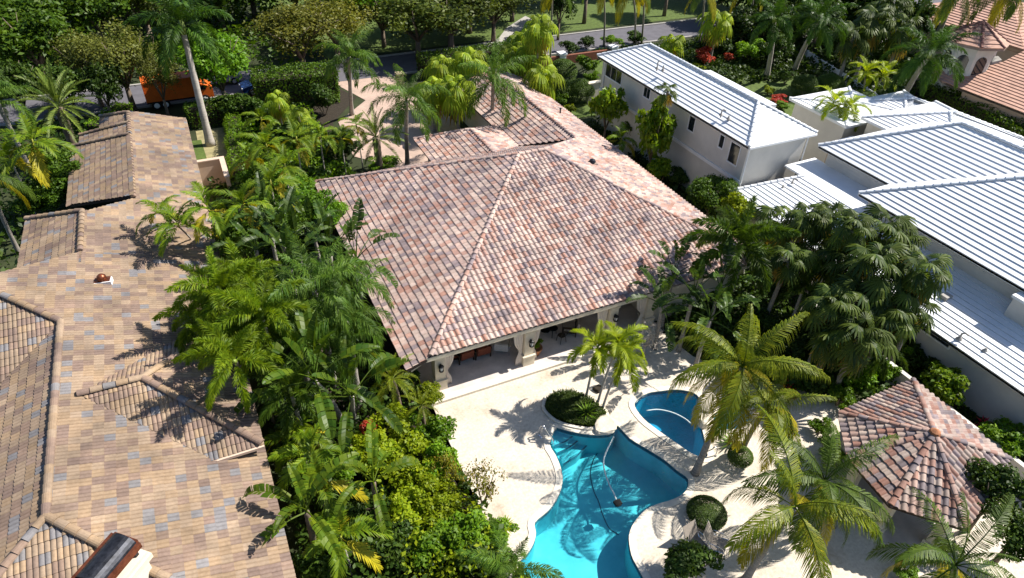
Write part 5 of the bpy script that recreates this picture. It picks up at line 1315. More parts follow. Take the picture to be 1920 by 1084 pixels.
palm('areca', (580, 855), 2.8, 'small yellow-green palm by the gutter between the two banana plants', None, .9, 10)
palm('pygmy', (735, 712), 3.2, 'pygmy palm with a dark shaggy trunk before the portico corner', (752, 775), 1.0, 20)
palm('pygmy', (790, 762), 2.2, 'small fine-leaved palm among the shrubs below the portico corner', None, .7, 14)
palm('queen', (955, 1078), 2.6, 'low palm with fronds spilling over the pool at the bottom edge', None, .75, 14)
palm('areca', (600, 905), 2.8, 'yellow-green palm low in the bed beside the dark gutter', None, .95, 10)
palm('areca', (560, 820), 2.6, 'yellow-green palm near the gutter, beneath the big paddle leaves', None, .9, 9)
palm('areca', (640, 1010), 2.6, 'dark green palm at the bottom of the planting, left of the pool', None, .9, 10)
# leafy trees and shrubs of that bed
for px, h, lab in (((560, 470), 5.0, 'dark paddle-leaf plant just left of the upright one on the pink roof'), ((505, 425), 5.0, 'dark paddle-leaf plant under the yellow-tipped palms'), ((620, 480), 4.6, 'dark paddle-leaf plant between the feathery palms and the pink roof'), ((545, 505), 5.4, 'dark paddle-leaf plant hanging over the foxtail palms')):
    palm('bop_d', px, h, lab, None, 1.15, 11)
for px, h, lab in (((455, 530), 5.8, 'foxtail palm behind the front row of foxtails'), ((470, 625), 5.6, 'foxtail palm in the heart of the dense clump'), ((385, 590), 5.2, 'foxtail palm leaning out over the roof shadow')):
    palm('foxtail', px, h, lab, None, .95, 15, GL)
palm('queen', (640, 540), 6.0, 'feathery palm with pale drooping fronds between the two dark ones', None, .9, 16, GL)
tree('dark', (520, 560), 3.2, 2.4, 2.6, 'dark leafy tree hidden among the foxtail palms')
tree('dark', (590, 600), 2.8, 2.2, 2.4, 'dark leafy tree beneath the feathery palms')
tree('tree', (520, 420), 3.4, 2.0, 2.2, 'dark leafy tree under the yellow-tipped palms')
tree('tree_b', (478, 335), 1.8, 1.3, 1.4, 'bright leafy tree below the hedge column')
tree('tree_b', (530, 350), 2.4, 1.8, 1.8, 'bright leafy tree left of the pink roof’s upper corner')
tree('tree_b', (565, 385), 3.4, 2.3, 2.2, 'bright leafy tree against the upper left corner of the pink tile roof')
tree('tree_b', (620, 400), 2.9, 1.5, 1.6, 'bright leafy bush tree touching the left eave of the pink tile roof')
tree('tree', (450, 440), 3.4, 2.2, 2.4, 'dark leafy tree among the palms near the tan roof edge')
GS = 'bright shrubs in the planting by the pool terrace'
for px, h, rx, rz_, k, lab in (
    ((735, 800), 1.2, 1.5, 1.2, 'shrub_y', 'yellow-green shrub around the foot of the pygmy palm'),
    ((805, 805), 1.2, 1.3, 1.2, 'shrub', 'dark glossy shrub at the terrace edge below the portico corner'),
    ((800, 740), 1.0, .9, .9, 'shrub_y', 'light feathery shrub right under the portico corner column'),
    ((770, 860), 1.3, 1.5, 1.2, 'shrub_y', 'yellow-green shrub in the middle of the bed by the terrace'),
    ((690, 850), 1.4, 1.5, 1.3, 'shrub_y', 'broad yellow-green shrub behind the banana plants'),
    ((825, 870), 1.2, 1.1, 1.1, 'shrub', 'green shrub at the edge of the pale terrace'),
    ((815, 935), 1.3, 1.3, 1.2, 'shrub_y', 'yellow-green shrub beside the thin coppery shrub'),
    ((770, 960), 1.3, 1.3, 1.2, 'shrub_y', 'yellow-green shrub right of the upright banana leaf'),
    ((870, 1000), 1.0, 1.4, 1.0, 'shrub', 'spreading green shrub nearest the pool edge at lower left'),
    ((935, 1000), .7, .9, .7, 'shrub', 'low green shrub by the coping at the pool’s lower left'),
    ((820, 1020), 1.0, 1.3, 1.0, 'shrub', 'green shrub low in the bed left of the pool'),
    ((740, 1020), 1.1, 1.5, 1.1, 'sdark', 'dark shrub at the bottom of the bed, under the banana leaves'),
    ((650, 945), 1.2, 1.5, 1.2, 'sdark', 'dark shrub between the two banana plants'),
    ((600, 1050), 1.2, 1.6, 1.2, 'sdark', 'dark shrub in the bottom corner of the bed beside the gutter'),
    ((900, 1060), .9, 1.3, .9, 'sdark', 'dark shrub behind the low palm at the bottom edge'),
    ((640, 870), 1.5, 1.2, 1.2, 'shrub', 'green shrub under the big paddle-leaf plant')):
    shrub(k, px, h, rx, rz_, lab, GS)
shrub('sparse', (905, 905), 1.6, 1.1, 1.5, 'thin coppery shrub with few leaves over the pale terrace')
shrub('sparse', (840, 880), 1.5, .8, 1.2, 'wispy shrub sticking out over the terrace near the green shrub')
shrub('sdark', (770, 715), 1.2, .8, .9, 'dark tangled shrub at the foot of the portico corner column')
shrub('red', (690, 800), 1.9, .5, .5, 'small pinkish croton among the yellow-green shrubs')
L_bed = [(-.5, 6), (6.3, 6), (7.2, 11), (7.0, 14), (6.2, 21.5), (5.6, 23), (5.6, 42), (9.5, 47), (9, 60), (1.8, 64), (1.6, 49), (-.6, 48)]
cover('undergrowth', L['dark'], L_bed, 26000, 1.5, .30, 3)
cover('undergrowth', L['shrub_y'], [(2.6, 7), (6.2, 7), (6.9, 11), (6.6, 14), (5.8, 20), (3.2, 20)], 5000, 1.8, .20, 4)
cover('undergrowth', L['hedge_b'], [(2, 42), (9.5, 45), (9, 58), (2, 60)], 7000, 1.8, .26, 14)
# clipped column and hedges towards the street
hedge('hedge_b', [at(452, 345), at(440, 222)], 1.2, 1.3, 'narrow bright clipped hedge along the lawn behind the tan roof', .15, 110)
hedge('hedge', [(-.9, 60.6), (3.0, 60.9)], 1.6, 1.9, 'clipped hedge behind the royal palm’s foot', .16, 90)
hedge('hedge', [(5.2, 63.6), (12.4, 62.8)], 3.2, 2.9, 'tall dark hedge by the street, left of the driveway', .2, 90)
hedge('hedge', [(21.5, 64.9), (33.5, 65.2)], 2.0, 2.2, 'dark hedge along the street behind the pink-tiled house', .2, 80)
palm('fan_y', (560, 218), 3.2, 'small fan palm before the tall dark hedge', None, .8, 14)
palm('fan_y', (520, 190), 3.6, 'small spiky palm at the left end of the tall dark hedge', None, .8, 14)
for px, lab in (((605, 185), 'dark shrub at the right end of the tall hedge'), ((500, 215), 'dark leafy shrub beneath the small spiky palm'), ((545, 250), 'dark leafy shrub in the bed behind the clumping palms'), ((470, 200), 'dark shrub between the hedge column and the street'), ((640, 270), 'green shrub at the driveway edge below the thin palm')):
    shrub('sdark', px, 1.6, 2.0, 1.6, lab)
shrub('sdark', (432, 196), 1.6, 1.9, 1.6, 'dark leafy bush right of the royal palm trunk by the street')
# palms round the drive
palm('queen', (655, 108), 7.0, 'feathery palm on a straight trunk in front of the driveway, nearest the street', (660, 215), 1.05, 16)
palm('queen', (762, 190), 6.8, 'feathery palm on a tall thin trunk standing in the driveway court', (764, 312), 1.1, 17)
palm('queen', (925, 152), 6.6, 'dark feathery palm rising through the pink roof’s rear wing', (922, 262), 1.2, 18)
palm('date', (705, 258), 3.0, 'young date palm with a rosette of stiff fronds beside the driveway court', None, .95, 26)
palm('areca', (640, 262), 3.4, 'slim young palm left of the date palm at the drive', None, .8, 9)
palm('areca', (668, 235), 3.6, 'slim young palm behind the date palm at the drive', None, .8, 9)
shrub('shrub', (715, 305), .6, 1.5, .7, 'low green shrub round the foot of the court palm')
for k2, (px, h, lab) in enumerate((((828, 128), 4.2, 'bright fan palm by the street end of the driveway'), ((858, 172), 4.0, 'bright fan palm against the rear wing, above the drive'), ((812, 175), 3.4, 'bright fan palm lowest at the left of the rear wing'), ((880, 118), 4.6, 'bright fan palm behind the rear wing’s gable'))):
    palm('fan_y', px, h, lab, None, 1.15, 18, 'bright fan palms round the rear wing')
for k2, (px, h, lab) in enumerate((((1012, 55), 7.4, 'tallest bright fan palm behind the rear wing, with yellow hearts'), ((960, 105), 4.4, 'bright fan palm just right of the dark feathery palm'), ((1000, 110), 4.6, 'bright fan palm beneath the tallest one'), ((1018, 148), 4.0, 'bright fan palm at the right eave of the rear wing'), ((985, 80), 5.0, 'bright fan palm left of the tallest one'))):
    palm('fan_y', px, h, lab, None, 1.15, 18, 'bright fan palms round the rear wing')
# side garden left of the white house
for px, h, r, lab, k in (((1060, 172), .9, 1.3, 'clipped dark round bush beside the rear wing', 'ball'), ((1088, 172), 1.0, 1.4, 'clipped dark round bush next to the cream pillar', 'ball'), ((1055, 135), 1.0, 1.5, 'clipped green round bush near the brick street wall', 'ball'), ((1098, 120), 1.1, 1.5, 'loose bright bush at the white house’s far corner', 'shrub'), ((1045, 185), .8, 1.1, 'reddish-green loose bush along the rear wing’s eave', 'shrub'), ((1065, 205), .5, .9, 'low yellow-green bush at the end of the side lawn', 'shrub_y'), ((1110, 145), .8, 1.0, 'small green bush tucked against the white house wall', 'shrub')):
    shrub(k, px, h, r, r * .85, lab)
tree('sch', (1140, 200), 3.6, 1.75, 2.5, 'umbrella-leaf tree against the white house wall, left of the tall one')
tree('sch', (1228, 250), 4.0, 1.75, 3.4, 'tall tiered umbrella-leaf tree in front of the white house wall')
palm('sch' if False else 'fan', (1252, 172), 7.4, 'umbrella-like top of foliage in front of the white roof', (1230, 290), .62, 12)
palm('areca', (1165, 262), 2.4, 'dark feathery palm at the pink roof’s right eave', None, .8, 10)
shrub('sch', (1240, 315), 1.6, 1.3, 1.4, 'bright leafy bush under the tall umbrella-leaf tree')
shrub('sdark', (1190, 245), 1.2, 1.6, 1.3, 'dark bush between the two umbrella-leaf trees')
shrub('sdark', (1275, 330), .9, 1.4, .9, 'dark bush by the low screen wall in the side passage')
tree('tree', (1335, 365), 2.6, 2.0, 2.0, 'leafy dark green tree at the right corner of the pink tile roof')
shrub('shrub_y', (1375, 398), 2.3, 1.7, 1.8, 'yellow-green leafy shrub right of the pink tile roof')
# right of the portico
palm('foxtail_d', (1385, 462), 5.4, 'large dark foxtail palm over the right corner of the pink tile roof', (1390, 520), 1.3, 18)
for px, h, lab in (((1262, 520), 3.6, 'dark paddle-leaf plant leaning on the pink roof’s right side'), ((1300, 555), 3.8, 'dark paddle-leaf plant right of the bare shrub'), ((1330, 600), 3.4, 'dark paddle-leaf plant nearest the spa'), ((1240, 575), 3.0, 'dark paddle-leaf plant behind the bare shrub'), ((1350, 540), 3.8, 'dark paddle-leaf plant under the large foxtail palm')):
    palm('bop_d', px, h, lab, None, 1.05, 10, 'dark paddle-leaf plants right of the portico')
def bare(px, base, h, r, label):
    f = at(*base, 0); rg = random.Random(4); b = B()
    def grow(p, d, l, rad, lev):
        e = p + d * l; b.tube([p, p.lerp(e, .5) + Vector((rg.uniform(-.05, .05), rg.uniform(-.05, .05), .02)), e], [rad, rad * .85, rad * .7], 5, lev > 3)
        if lev >= 5: return
        for i in range(2 if lev else 4):
            nd = (d + Vector((rg.uniform(-1, 1), rg.uniform(-1, 1), rg.uniform(-.25, .55))) * .85).normalized(); grow(e, nd, l * rg.uniform(.68, .9), rad * .66, lev + 1)
    grow(Vector((0, 0, 0)), Vector((0, 0, 1)), .7, .085, 0)
    tag(b.obj('bare_shrub', M['bark_pale'], None, False, tuple(f)), label, 'shrub')
bare((1190, 590), (1205, 668), 2.8, 1.6, 'bare grey branching shrub in front of the right end of the portico')
# fan palm thicket by the white house
FT = [((1462, 425), 5.4), ((1512, 412), 5.8), ((1560, 418), 6.0), ((1598, 432), 6.2), ((1650, 440), 6.2), ((1692, 462), 6.2), ((1728, 515), 5.8), ((1690, 545), 5.4), ((1640, 505), 5.4), ((1585, 498), 5.2), ((1530, 480), 5.0), ((1480, 490), 4.8), ((1612, 575), 4.4), ((1560, 575), 4.2), ((1665, 595), 4.4), ((1715, 585), 4.8), ((1610, 635), 3.6), ((1560, 640), 3.2)]
FL = ['at the upper left end of the thicket, beside the yellow-green shrub', 'second along the top of the thicket from its upper left end', 'in the middle of the thicket’s top edge, against the low white roof', 'just right of the middle of the thicket’s top edge', 'against the shaded blue part of the white roof', 'where the thicket meets the blue shadow on the white roof', 'sticking furthest right over the long white roof', 'on the right side, over the small grey roof box', 'in the heart of the thicket, under the blue roof shadow', 'in the heart of the thicket, below its top edge', 'on the left side, right of the large foxtail palm', 'at the lower left, beside the large foxtail palm', 'in the lower middle of the thicket, lit yellow-green', 'lower left of centre, over the deep shade', 'at the lower right, above the strip window', 'over the gutter of the long white roof', 'lowest of the thicket, hanging over the dark bed', 'lowest on the left of the thicket, in deep shade']
for i, ((px, h), l) in enumerate(zip(FT, FL)): palm('fan', px, h + (-.5, .35, 0, .6, -.2)[i % 5], 'fan palm ' + l, None, (1.12, .9, 1.0, .82)[i % 4], 17 + i % 5, 'fan palms in the thicket by the white house')
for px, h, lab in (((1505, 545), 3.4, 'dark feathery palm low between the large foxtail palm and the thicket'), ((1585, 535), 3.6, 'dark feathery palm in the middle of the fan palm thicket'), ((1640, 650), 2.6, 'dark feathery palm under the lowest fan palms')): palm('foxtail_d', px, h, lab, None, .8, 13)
for px, h, r, lab, k in (((1548, 690), .9, 1.3, 'dark shrub behind the coconut palm, beneath the fan palms', 'sdark'), ((1600, 700), 1.0, 1.2, 'leafy green shrub left of the white boundary wall', 'shrub'), ((1650, 690), .9, 1.1, 'bright leafy shrub along the white boundary wall above the gazebo', 'shrub'), ((1575, 745), .6, .9, 'low green shrub by the gazebo’s upper corner', 'shrub'), ((1680, 655), 1.0, 1.1, 'green shrub at the end of the white boundary wall', 'shrub'), ((1500, 660), 1.0, 1.2, 'dark shrub between the coconut crown and the fan palms', 'sdark'), ((1530, 720), .7, .9, 'dark low shrub near the red-leaved plant', 'sdark'), ((1440, 610), 1.2, 1.2, 'dark shrub in the bed behind the coconut crown', 'sdark'), ((1700, 660), .8, 1.6, 'black-green hedge-like shrub under the strip window', 'sdark'), ((1735, 690), .6, 1.3, 'dark low shrub at the foot of the white side wall', 'sdark'), ((1462, 545), 1.6, 1.3, 'dark shrub filling the gap under the large foxtail palm', 'sdark')):
    shrub(k, px, h, r, r * .95, lab)
shrub('sch', (1772, 722), 1.5, 1.3, 1.2, 'pale-green umbrella-leaf bush against the white side wall')
shrub('shrub', (1893, 822), 1.1, 1.4, 1.2, 'bright clipped bush behind the gazebo at the right edge')
shrub('red', (1482, 742), .5, .42, .5, 'red-leaved plant in the bed at the end of the terrace')
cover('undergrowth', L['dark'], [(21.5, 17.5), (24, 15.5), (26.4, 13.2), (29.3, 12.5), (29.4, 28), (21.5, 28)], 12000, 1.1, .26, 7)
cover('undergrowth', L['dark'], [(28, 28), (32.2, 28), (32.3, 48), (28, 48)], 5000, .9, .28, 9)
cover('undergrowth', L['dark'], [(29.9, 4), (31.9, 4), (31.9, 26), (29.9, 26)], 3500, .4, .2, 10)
def rosette(px, label, m, n=14, ln=.55, w=.09, name='bromeliad', z=.05):
    f = at(px[0], px[1], z); rg = random.Random(int(px[0])); b = B()
    for i in range(n):
        a = i * 2.4; e = R(70 - 55 * i / n); d = Vector((math.cos(a) * math.cos(e), math.sin(a) * math.cos(e), math.sin(e))); s = Vector((-math.sin(a), math.cos(a), 0)) * w / 2
        p1 = d * ln * .55; p2 = p1 + (d + Vector((0, 0, -.5))).normalized() * ln * .5
        b.add([s * .6, s * -.6, p1 - s, p1 + s, p2], [(0, 1, 2, 3), (3, 2, 4)])
    tag(b.obj(name, m, None, False, (f.x, f.y, .02)), label, 'plant')
for px, lab in (((1832, 790), 'magenta bromeliad by the gazebo roof’s far corner'),): rosette(px, lab, L['magenta'], 18, .62, .13, z=.9)
rosette((1842, 796), 'second magenta bromeliad, slightly lower right of the first', L['magenta'], 14, .5, .12)
rosette((1475, 735), 'upright red cordyline at the end of the terrace', L['red'], 14, .7, .1, 'cordyline')
# terrace planting
palm('adon', (1120, 655), 3.7, 'small yellow-green palm whose trunk leans left over the oval planting', (1099, 745), 1.0, 13, 'yellow-green palm trio by the pool')
palm('adon', (1158, 650), 3.9, 'small yellow-green palm in the middle of the trio by the pool', (1120, 758), 1.0, 14, 'yellow-green palm trio by the pool')
palm('adon', (1168, 672), 3.4, 'small yellow-green palm leaning right, lowest of the trio by the pool', (1129, 768), 1.0, 13, 'yellow-green palm trio by the pool')
me = blades('mondo_grass', L['mondo'], in_poly(offset(PLANT, -.05)), 5200, .32, .018, 5); o = bpy.data.objects.new('mondo_grass', me); link(o); o['kind'] = 'stuff'
rosette((1100, 778), 'spiky green tuft at the right end of the oval planting', L['shrub'], 40, .8, .05, 'spiky_plant')
palm('coco', (1392, 690), 5.6, 'coconut palm with a curved trunk and big gold-green crown by the plunge pool', (1303, 888), .97, 20)
palm('coco', (1440, 762), 4.2, 'shorter coconut palm behind the curved one, its crown hanging over the terrace', (1392, 842), .72, 15)
palm('coco', (1490, 952), 5.0, 'coconut palm in front of the gazebo with its dark trunk at the bottom edge', (1396, 1090), .95, 10)
palm('coco_d', (1545, 905), 4.2, 'dark green coconut palm between the gazebo and the terrace', (1560, 985), .82, 20)
palm('coco_d', (1790, 1062), 4.4, 'dark feathery coconut palm at the bottom right corner', (1760, 1150), .85, 16)
shrub('ball', (1388, 856), .38, .58, .46, 'clipped round bush at the foot of the shorter coconut palm')
rosette((1372, 832), 'spiky dark agave-like plant behind the clipped round bush', L['shrub'], 44, .8, .06, 'spiky_plant')
shrub('ball', (1325, 962), .28, .85, .42, 'clipped grey-green round bush under the coconut frond by the chairs')
shrub('sdark', (1290, 1052), 1.3, 1.5, 1.2, 'dark glossy bush with reddish tips at the bottom edge, before the chairs')
tree('dark', (1868, 925), 2.6, 1.7, 1.9, 'dark leafy tree covering the right side of the gazebo roof')
tree('dark', (1912, 1000), 2.0, 1.5, 1.6, 'dark leafy tree in the bottom right corner behind the gazebo')
shrub('shrub', (1700, 1070), .4, .6, .4, 'small bright bush at the bottom edge below the gazebo')
shrub('shrub', (1555, 845), .6, .8, .7, 'feathery green shrub at the left foot of the gazebo')
shrub('shrub', (1540, 800), .5, .7, .6, 'yellow-green shrub beside the path to the gazebo')
rosette((945, 990), 'green strappy plant on the coping at the pool’s lower left', L['shrub_y'], 40, .6, .06, 'spiky_plant')
t = thing('potted_plant', 'leafy plant in a terracotta pot beside the middle portico column', 'plant', (13.35, 23.1, .15))
B().lathe([(.2, 0), (.3, .3), (.32, .42), (.36, .44), (.36, .5), (.3, .5), (.28, .46)], 16).obj('pot', M['terracotta'], t, True)
use('foliage', CR['shrub'][0], t, (0, 0, .8), (0, 0, 1), (.5, .5, .42))

# ------------------------------------------------------------------ front gardens and the woods beyond the street
palm('royal', (342, 52), 9.2, 'tall royal palm with a smooth grey trunk behind the tan roof', (395, 272), 1.25, 17)
palm('date', (110, 200), 4.6, 'date palm with a wide pale rosette behind the stepped tan roof', None, 1.15, 36)
palm('areca', (62, 270), 5.6, 'yellow-green palm on a thin trunk at the left edge', (98, 400), 1.25, 11)
palm('areca', (20, 300), 4.6, 'yellow-green palm at the very left edge beside the thin-trunked one', None, 1.2, 10)
palm('queen', (-6, 190), 6.0, 'dark feathery palm cut off by the left edge', None, 1.0, 14)
palm('coco_d', (-30, 330), 6.0, 'leaning palm trunk crossing the left edge, crown out of view', (36, 475), .8, 10)
tree('tree', (120, 330), 2.6, 2.3, 2.2, 'dark round leafy tree beside the stepped tan roof')
tree('tree', (75, 372), 1.8, 1.9, 1.7, 'dark leafy tree under the thin-trunked palm at the left')
hedge('hedge_b', [at(182, 258), at(238, 215)], 1.5, 1.2, 'low bright hedge behind the date palm', .15, 90)
def tree_on(k, foot, h, rx, rz_, lab, group=None, limbs=6, **kw):
    f = at(*foot); c = f + Vector((0, 0, h)); d = CM @ np.array((c.x, c.y, c.z - CAMZ))
    return tree(k, (960 + F * d[0] / d[2], 542 + F * d[1] / d[2]), h, rx, rz_, lab, foot, group, limbs, **kw)
for foot, h, rx, rz_, k, lab in (
    ((-20, 185), 5.0, 5.5, 4.8, 'tree', 'dense green tree above the date palm at the left edge'),
    ((95, 170), 5.0, 5.2, 4.8, 'tree', 'dense green tree directly behind the date palm'),
    ((-10, 110), 6.0, 6.5, 5.6, 'tree', 'dense green woodland tree in the top left corner'),
    ((110, 100), 6.0, 6.5, 5.4, 'tree', 'dense green woodland tree right of the corner one'),
    ((205, 105), 5.5, 5.5, 5.0, 'tree', 'green woodland tree behind the brown-olive tree'),
    ((290, 95), 6.0, 4.6, 4.8, 'oak', 'thin grey-green tree left of the royal palm crown'),
    ((252, 207), 4.6, 4.2, 3.8, 'olive', 'brown-olive fine-leaved tree with a visible trunk behind the tan roof'),
    ((192, 200), 4.0, 3.2, 3.4, 'olive', 'brown-olive tree between the date palm and the tan roof'),
    ((215, 232), 3.6, 2.3, 2.8, 'dark', 'dark tree just behind the far end of the tan roof'),
    ((150, 228), 3.4, 2.4, 2.6, 'dark', 'dark tree right behind the date palm by the street'),
    ((60, 235), 3.6, 2.6, 2.8, 'dark', 'dark tree left behind the date palm by the street'),
    ((318, 224), 4.0, 2.3, 2.6, 'olive', 'brown-olive tree beside the orange truck'),
    ((428, 212), 4.6, 3.6, 3.9, 'tree_b', 'bright green round tree right of the royal palm'),
    ((390, 190), 4.4, 2.3, 2.7, 'tree_b', 'bright green tree touching the royal palm’s trunk'),
    ((573, 150), 4.7, 5.6, 4.0, 'yolive', 'yellowing sparse tree with a forked trunk over the street'),
    ((635, 118), 4.4, 5.0, 3.8, 'yolive', 'yellowing sparse tree nearest the feathery street palm'),
    ((668, 90), 6, 4.6, 4.8, 'tree_b', 'bright green tree behind the yellowing trees'),
    ((785, 112), 4.5, 5.6, 3.7, 'oak', 'olive-green spreading tree beyond the street, left one of the pair'),
    ((846, 104), 5.0, 6.8, 4.0, 'oak', 'large spreading tree with dark forked limbs beyond the street'),
    ((925, 78), 4.4, 4.8, 3.5, 'oak', 'olive-green tree beside the curving path'),
    ((800, 58), 4.4, 5.2, 4.0, 'oak', 'olive-green tree behind the forked one'),
    ((720, 88), 4.0, 4.4, 4.0, 'oak', 'olive-green tree over the small patch of lawn across the street'),
    ((880, 62), 4.4, 5.4, 4.2, 'oak', 'olive-green tree behind the curving path'),
    ((960, 40), 4.6, 5.0, 4.2, 'oak', 'olive-green tree left of the far lawn'),
    ((1046, 75), 4.2, 2.6, 3.2, 'dark', 'dark tree behind the tallest bright fan palm'),
    ((1095, 44), 6.5, 4.2, 3.4, 'tree', 'dark tree with a straight trunk on the far lawn'),
    ((1245, 30), 6.5, 4.0, 3.4, 'tree', 'dark tree at the right of the far lawn'),
    ((1370, 48), 4.5, 4.0, 4.2, 'dark', 'dark tree behind the white roof near the street'),
    ((1425, 75), 5.0, 4.5, 4.6, 'dark', 'black-green tree left of the garden palms'),
    ((1485, 62), 6.0, 5.5, 5.5, 'dark', 'black-green tree behind the garden palms at the top'),
    ((1560, 80), 5.5, 5.0, 5.2, 'dark', 'black-green tree right of the garden palms'),
    ((1570, 128), 2.8, 2.8, 2.8, 'dark', 'dark tree hanging over the white panel fence'),
    ((1650, 150), 2.4, 2.6, 2.4, 'dark', 'dark leafy tree over the end of the white panel fence'),
    ((1385, 95), 3.2, 3.2, 3.0, 'dark', 'dark leafy tree over the shaded corner of the street'),
    ((1450, 98), 4.0, 3.6, 3.6, 'dark', 'black-green tree behind the leaning garden palm'),
    ((1445, 128), 2.2, 2.4, 2.2, 'dark', 'low dark tree between the leaning garden palm and the street'),
    ((1520, 100), 4.5, 3.8, 4.2, 'dark', 'dark tree right behind the yellow-shafted garden palm'),
    ((1610, 95), 4.0, 3.8, 4.0, 'dark', 'dark tree left of the pale court beyond the fence'),
    ((1690, 110), 4.0, 3.6, 4.0, 'dark', 'dark tree beside the yellow end wall of the pink house'),
    ((1895, 110), 4.0, 3.2, 3.6, 'dark', 'dark tree right of the small tower')):
    tree_on(k, foot, h, rx, rz_, lab, 'trees of the woods and street beyond the roofs')
WD = 'background trees in the woods along the top edge'
for i, (x, y, l) in enumerate((
    (-60, 40, 'cut by the top left corner'),
    (40, 38, 'just right of the top left corner'),
    (150, 45, 'at the top edge above the date palm'),
    (240, 40, 'above the brown-olive trees'),
    (330, 42, 'directly behind the royal palm crown'),
    (420, 60, 'just right of the royal palm crown'),
    (480, 40, 'above the bright green round tree'),
    (560, 45, 'above the yellowing forked tree'),
    (620, 30, 'between the yellowing trees and the bright green one behind them'),
    (720, 12, 'above the small patch of lawn across the street'),
    (760, 2, 'behind the left olive-green spreading tree'),
    (860, 5, 'behind the large tree with dark forked limbs'),
    (960, 0, 'where the curving path leaves the top edge'),
    (1040, 5, 'above the tallest bright fan palm'),
    (1150, -12, 'on the far lawn left of the close pair of palm trunks'),
    (1210, -16, 'on the far lawn right of the close pair of palm trunks'),
    (1300, -2, 'above the tall pale palm trunk'),
    (1350, 5, 'right of the tall pale palm trunk'),
    (1420, 20, 'above the leaning garden palm'),
    (1520, 10, 'above the yellow-shafted garden palm'),
    (1600, 20, 'above the pale court beyond the fence'),
    (1680, 20, 'left of the pink roofs'),
)):
    tree_on(('tree', 'oak', 'dark')[i % 3] if x < 1250 else 'dark', (x, y), 5.0, 6.0, 5.6, 'back-row woodland tree ' + l, WD, 4)
for px, h, lab in (((1130, -40), 10, (1132, 88)), ((1182, -30), 10.5, (1190, 82)), ((1205, -38), 10.5, (1203, 82)), ((1322, -30), 11, (1310, 85)), ((1036, -40), 11, (1030, 145)), ((1410, -40), 10, (1405, 60))):
    l = {1130: 'tall bare palm trunk leaning over the street verge', 1182: 'slim palm trunk left of a close pair by the street', 1205: 'slim palm trunk right of a close pair by the street', 1322: 'tall pale palm trunk behind the white roof', 1036: 'tall pale palm trunk behind the rear wing', 1410: 'tall palm trunk in the dark trees'}[px[0]]
    palm('coco_d', px, h, l, lab, .85, 9, 'tall street palms with crowns at the top edge', rad=.8)
shrub('sdark', (1070, 88), .8, 1.6, 1.0, 'dark spiky shrub on the street verge behind the brick wall')
shrub('sdark', (1100, 80), .8, 1.4, .9, 'dark shrub by the leaning palm trunk on the verge')
shrub('shrub', (1150, 78), .8, 1.5, .9, 'bright shrub between the street palms')
shrub('sdark', (1190, 70), .8, 1.6, 1.0, 'dark shrub at the foot of the close pair of street palms')
palm('fan_y', (1260, 82), 2.6, 'small bright palm behind the far edge of the tall white roof', None, 1.0, 14)
palm('fan_y', (1345, 40), 4.5, 'bright bushy palm behind the tall pale trunk', None, 1.3, 16)
shrub('red', (1320, 103), 1.2, 1.7, 1.2, 'crimson bougainvillea bush behind the tall white roof')
shrub('red', (1367, 108), .8, .8, .7, 'small crimson bush right of the bougainvillea')
shrub('shrub', (1410, 92), 1.6, 2.2, 1.8, 'broad green bush behind the white house garden')
shrub('sdark', (1355, 85), 1.3, 2.0, 1.5, 'dark round bush left of the broad green bush')
shrub('sdark', (1280, 115), .7, 1.2, .8, 'dark low bush left of the bougainvillea')
shrub('shrub_y', (1300, 125), .4, 1.4, .6, 'low yellow-green bush in front of the bougainvillea')
palm('royal', (1452, 38), 8.0, 'garden palm with a leaning grey trunk behind the white roofs', (1437, 147), .95, 14)
palm('royal', (1538, 40), 8.2, 'garden palm with a yellow-green shaft under its crown', (1487, 137), 1.05, 15)
palm('royal', (1742, 105), 7.6, 'broad royal palm behind the white roofs, in front of the pink house', (1684, 202), 1.1, 17)
palm('adon', (1622, 140), 4.6, 'small yellow-green palm left of a pair in the white house garden', (1612, 195), 1.25, 13)
palm('adon', (1655, 145), 4.4, 'small yellow-green palm right of a pair in the white house garden', (1625, 200), 1.2, 13)
palm('adon', (1562, 195), 5.2, 'yellow-green palm before the white garden rooms, left of two', (1545, 258), 1.15, 13)
palm('adon', (1590, 205), 5.0, 'yellow-green palm before the white garden rooms, right of two', (1565, 262), 1.1, 13)
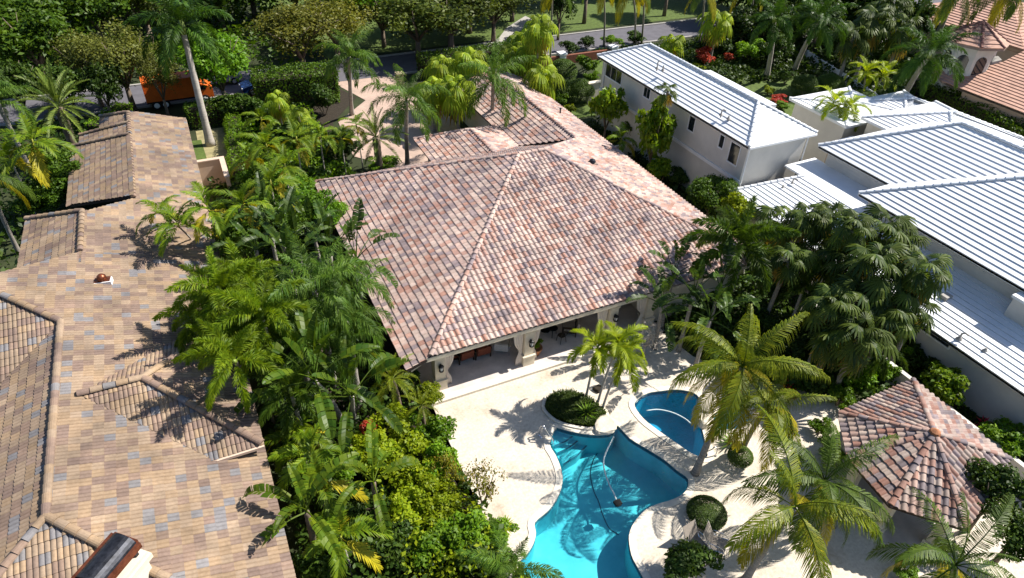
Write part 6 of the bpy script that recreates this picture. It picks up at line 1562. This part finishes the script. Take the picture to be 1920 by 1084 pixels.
for px, r, lab in (((1510, 163), 1.4, 'clipped dark ball bush on the garden lawn, left of three'), ((1554, 163), 1.5, 'clipped dark ball bush on the garden lawn, middle of three'), ((1615, 195), 1.5, 'clipped dark ball bush behind the garden rooms, right of three')):
    shrub('ball', px, 1.0, r, r * .85, lab, 'clipped ball bushes on the garden lawn')
shrub('sdark', (1475, 142), .9, 1.2, .9, 'purplish dark bush at the garden palms’ feet')
shrub('shrub_y', (1441, 168), .5, .8, .6, 'small yellow-green bush behind the tall white wing')
shrub('red', (1460, 185), .4, 1.3, .5, 'low crimson bed behind the tall white wing')
shrub('shrub', (1467, 197), .4, .9, .5, 'low bright green hedge-like bush at the white wing’s corner')
hedge('hedge', [at(1705, 182), at(1935, 300)], 2.6, 2.4, 'long clipped hedge between the white roofs and the pink house', .2, 70)
shrub('sdark', (1680, 180), 1.2, 2.2, 1.5, 'dark bush left end of the long clipped hedge')
palm('fan', (1640, 45), 6.5, 'dark fan palm deep in the trees left of the small tower', None, 1.5, 18)
palm('fan', (1600, 70), 5.5, 'dark fan palm over the pale court beyond the fence', None, 1.4, 18)
palm('fan', (1690, 60), 6.0, 'dark fan palm touching the pink house', None, 1.5, 18)
palm('fan', (1670, 20), 7.0, 'dark fan palm at the top edge left of the pink roof', None, 1.5, 18)
palm('coco_d', (1800, -30), 11, 'big dark palm trunk left of the small tower, crown at the top edge', (1735, 120), 1.15, 16, rad=1.8)
palm('coco_d', (1900, -25), 11, 'big palm trunk right of the small tower, crown at the top edge', (1800, 140), 1.15, 16, rad=1.8)
cover('undergrowth', L['dark'], [(45, 52), (61, 50), (62, 64), (42, 65)], 9000, .9, .4, 21)  # dark leaf cover added to stand in for shade on the far garden lawn
cover('undergrowth', L['dark'], [(60, 40), (74, 40), (82, 72), (62, 66)], 9000, 1.5, .5, 12)
cover('undergrowth', L['tree'], [(-60, 73), (14, 73), (12, 100), (-70, 100)], 12000, 2.5, .6, 13)
cover('undergrowth', L['dark'], [(-30, 42), (-10, 40), (-6.8, 56), (-6, 64), (-30, 64)], 6000, 1.4, .4, 15)
bpy.context.view_layer.update()
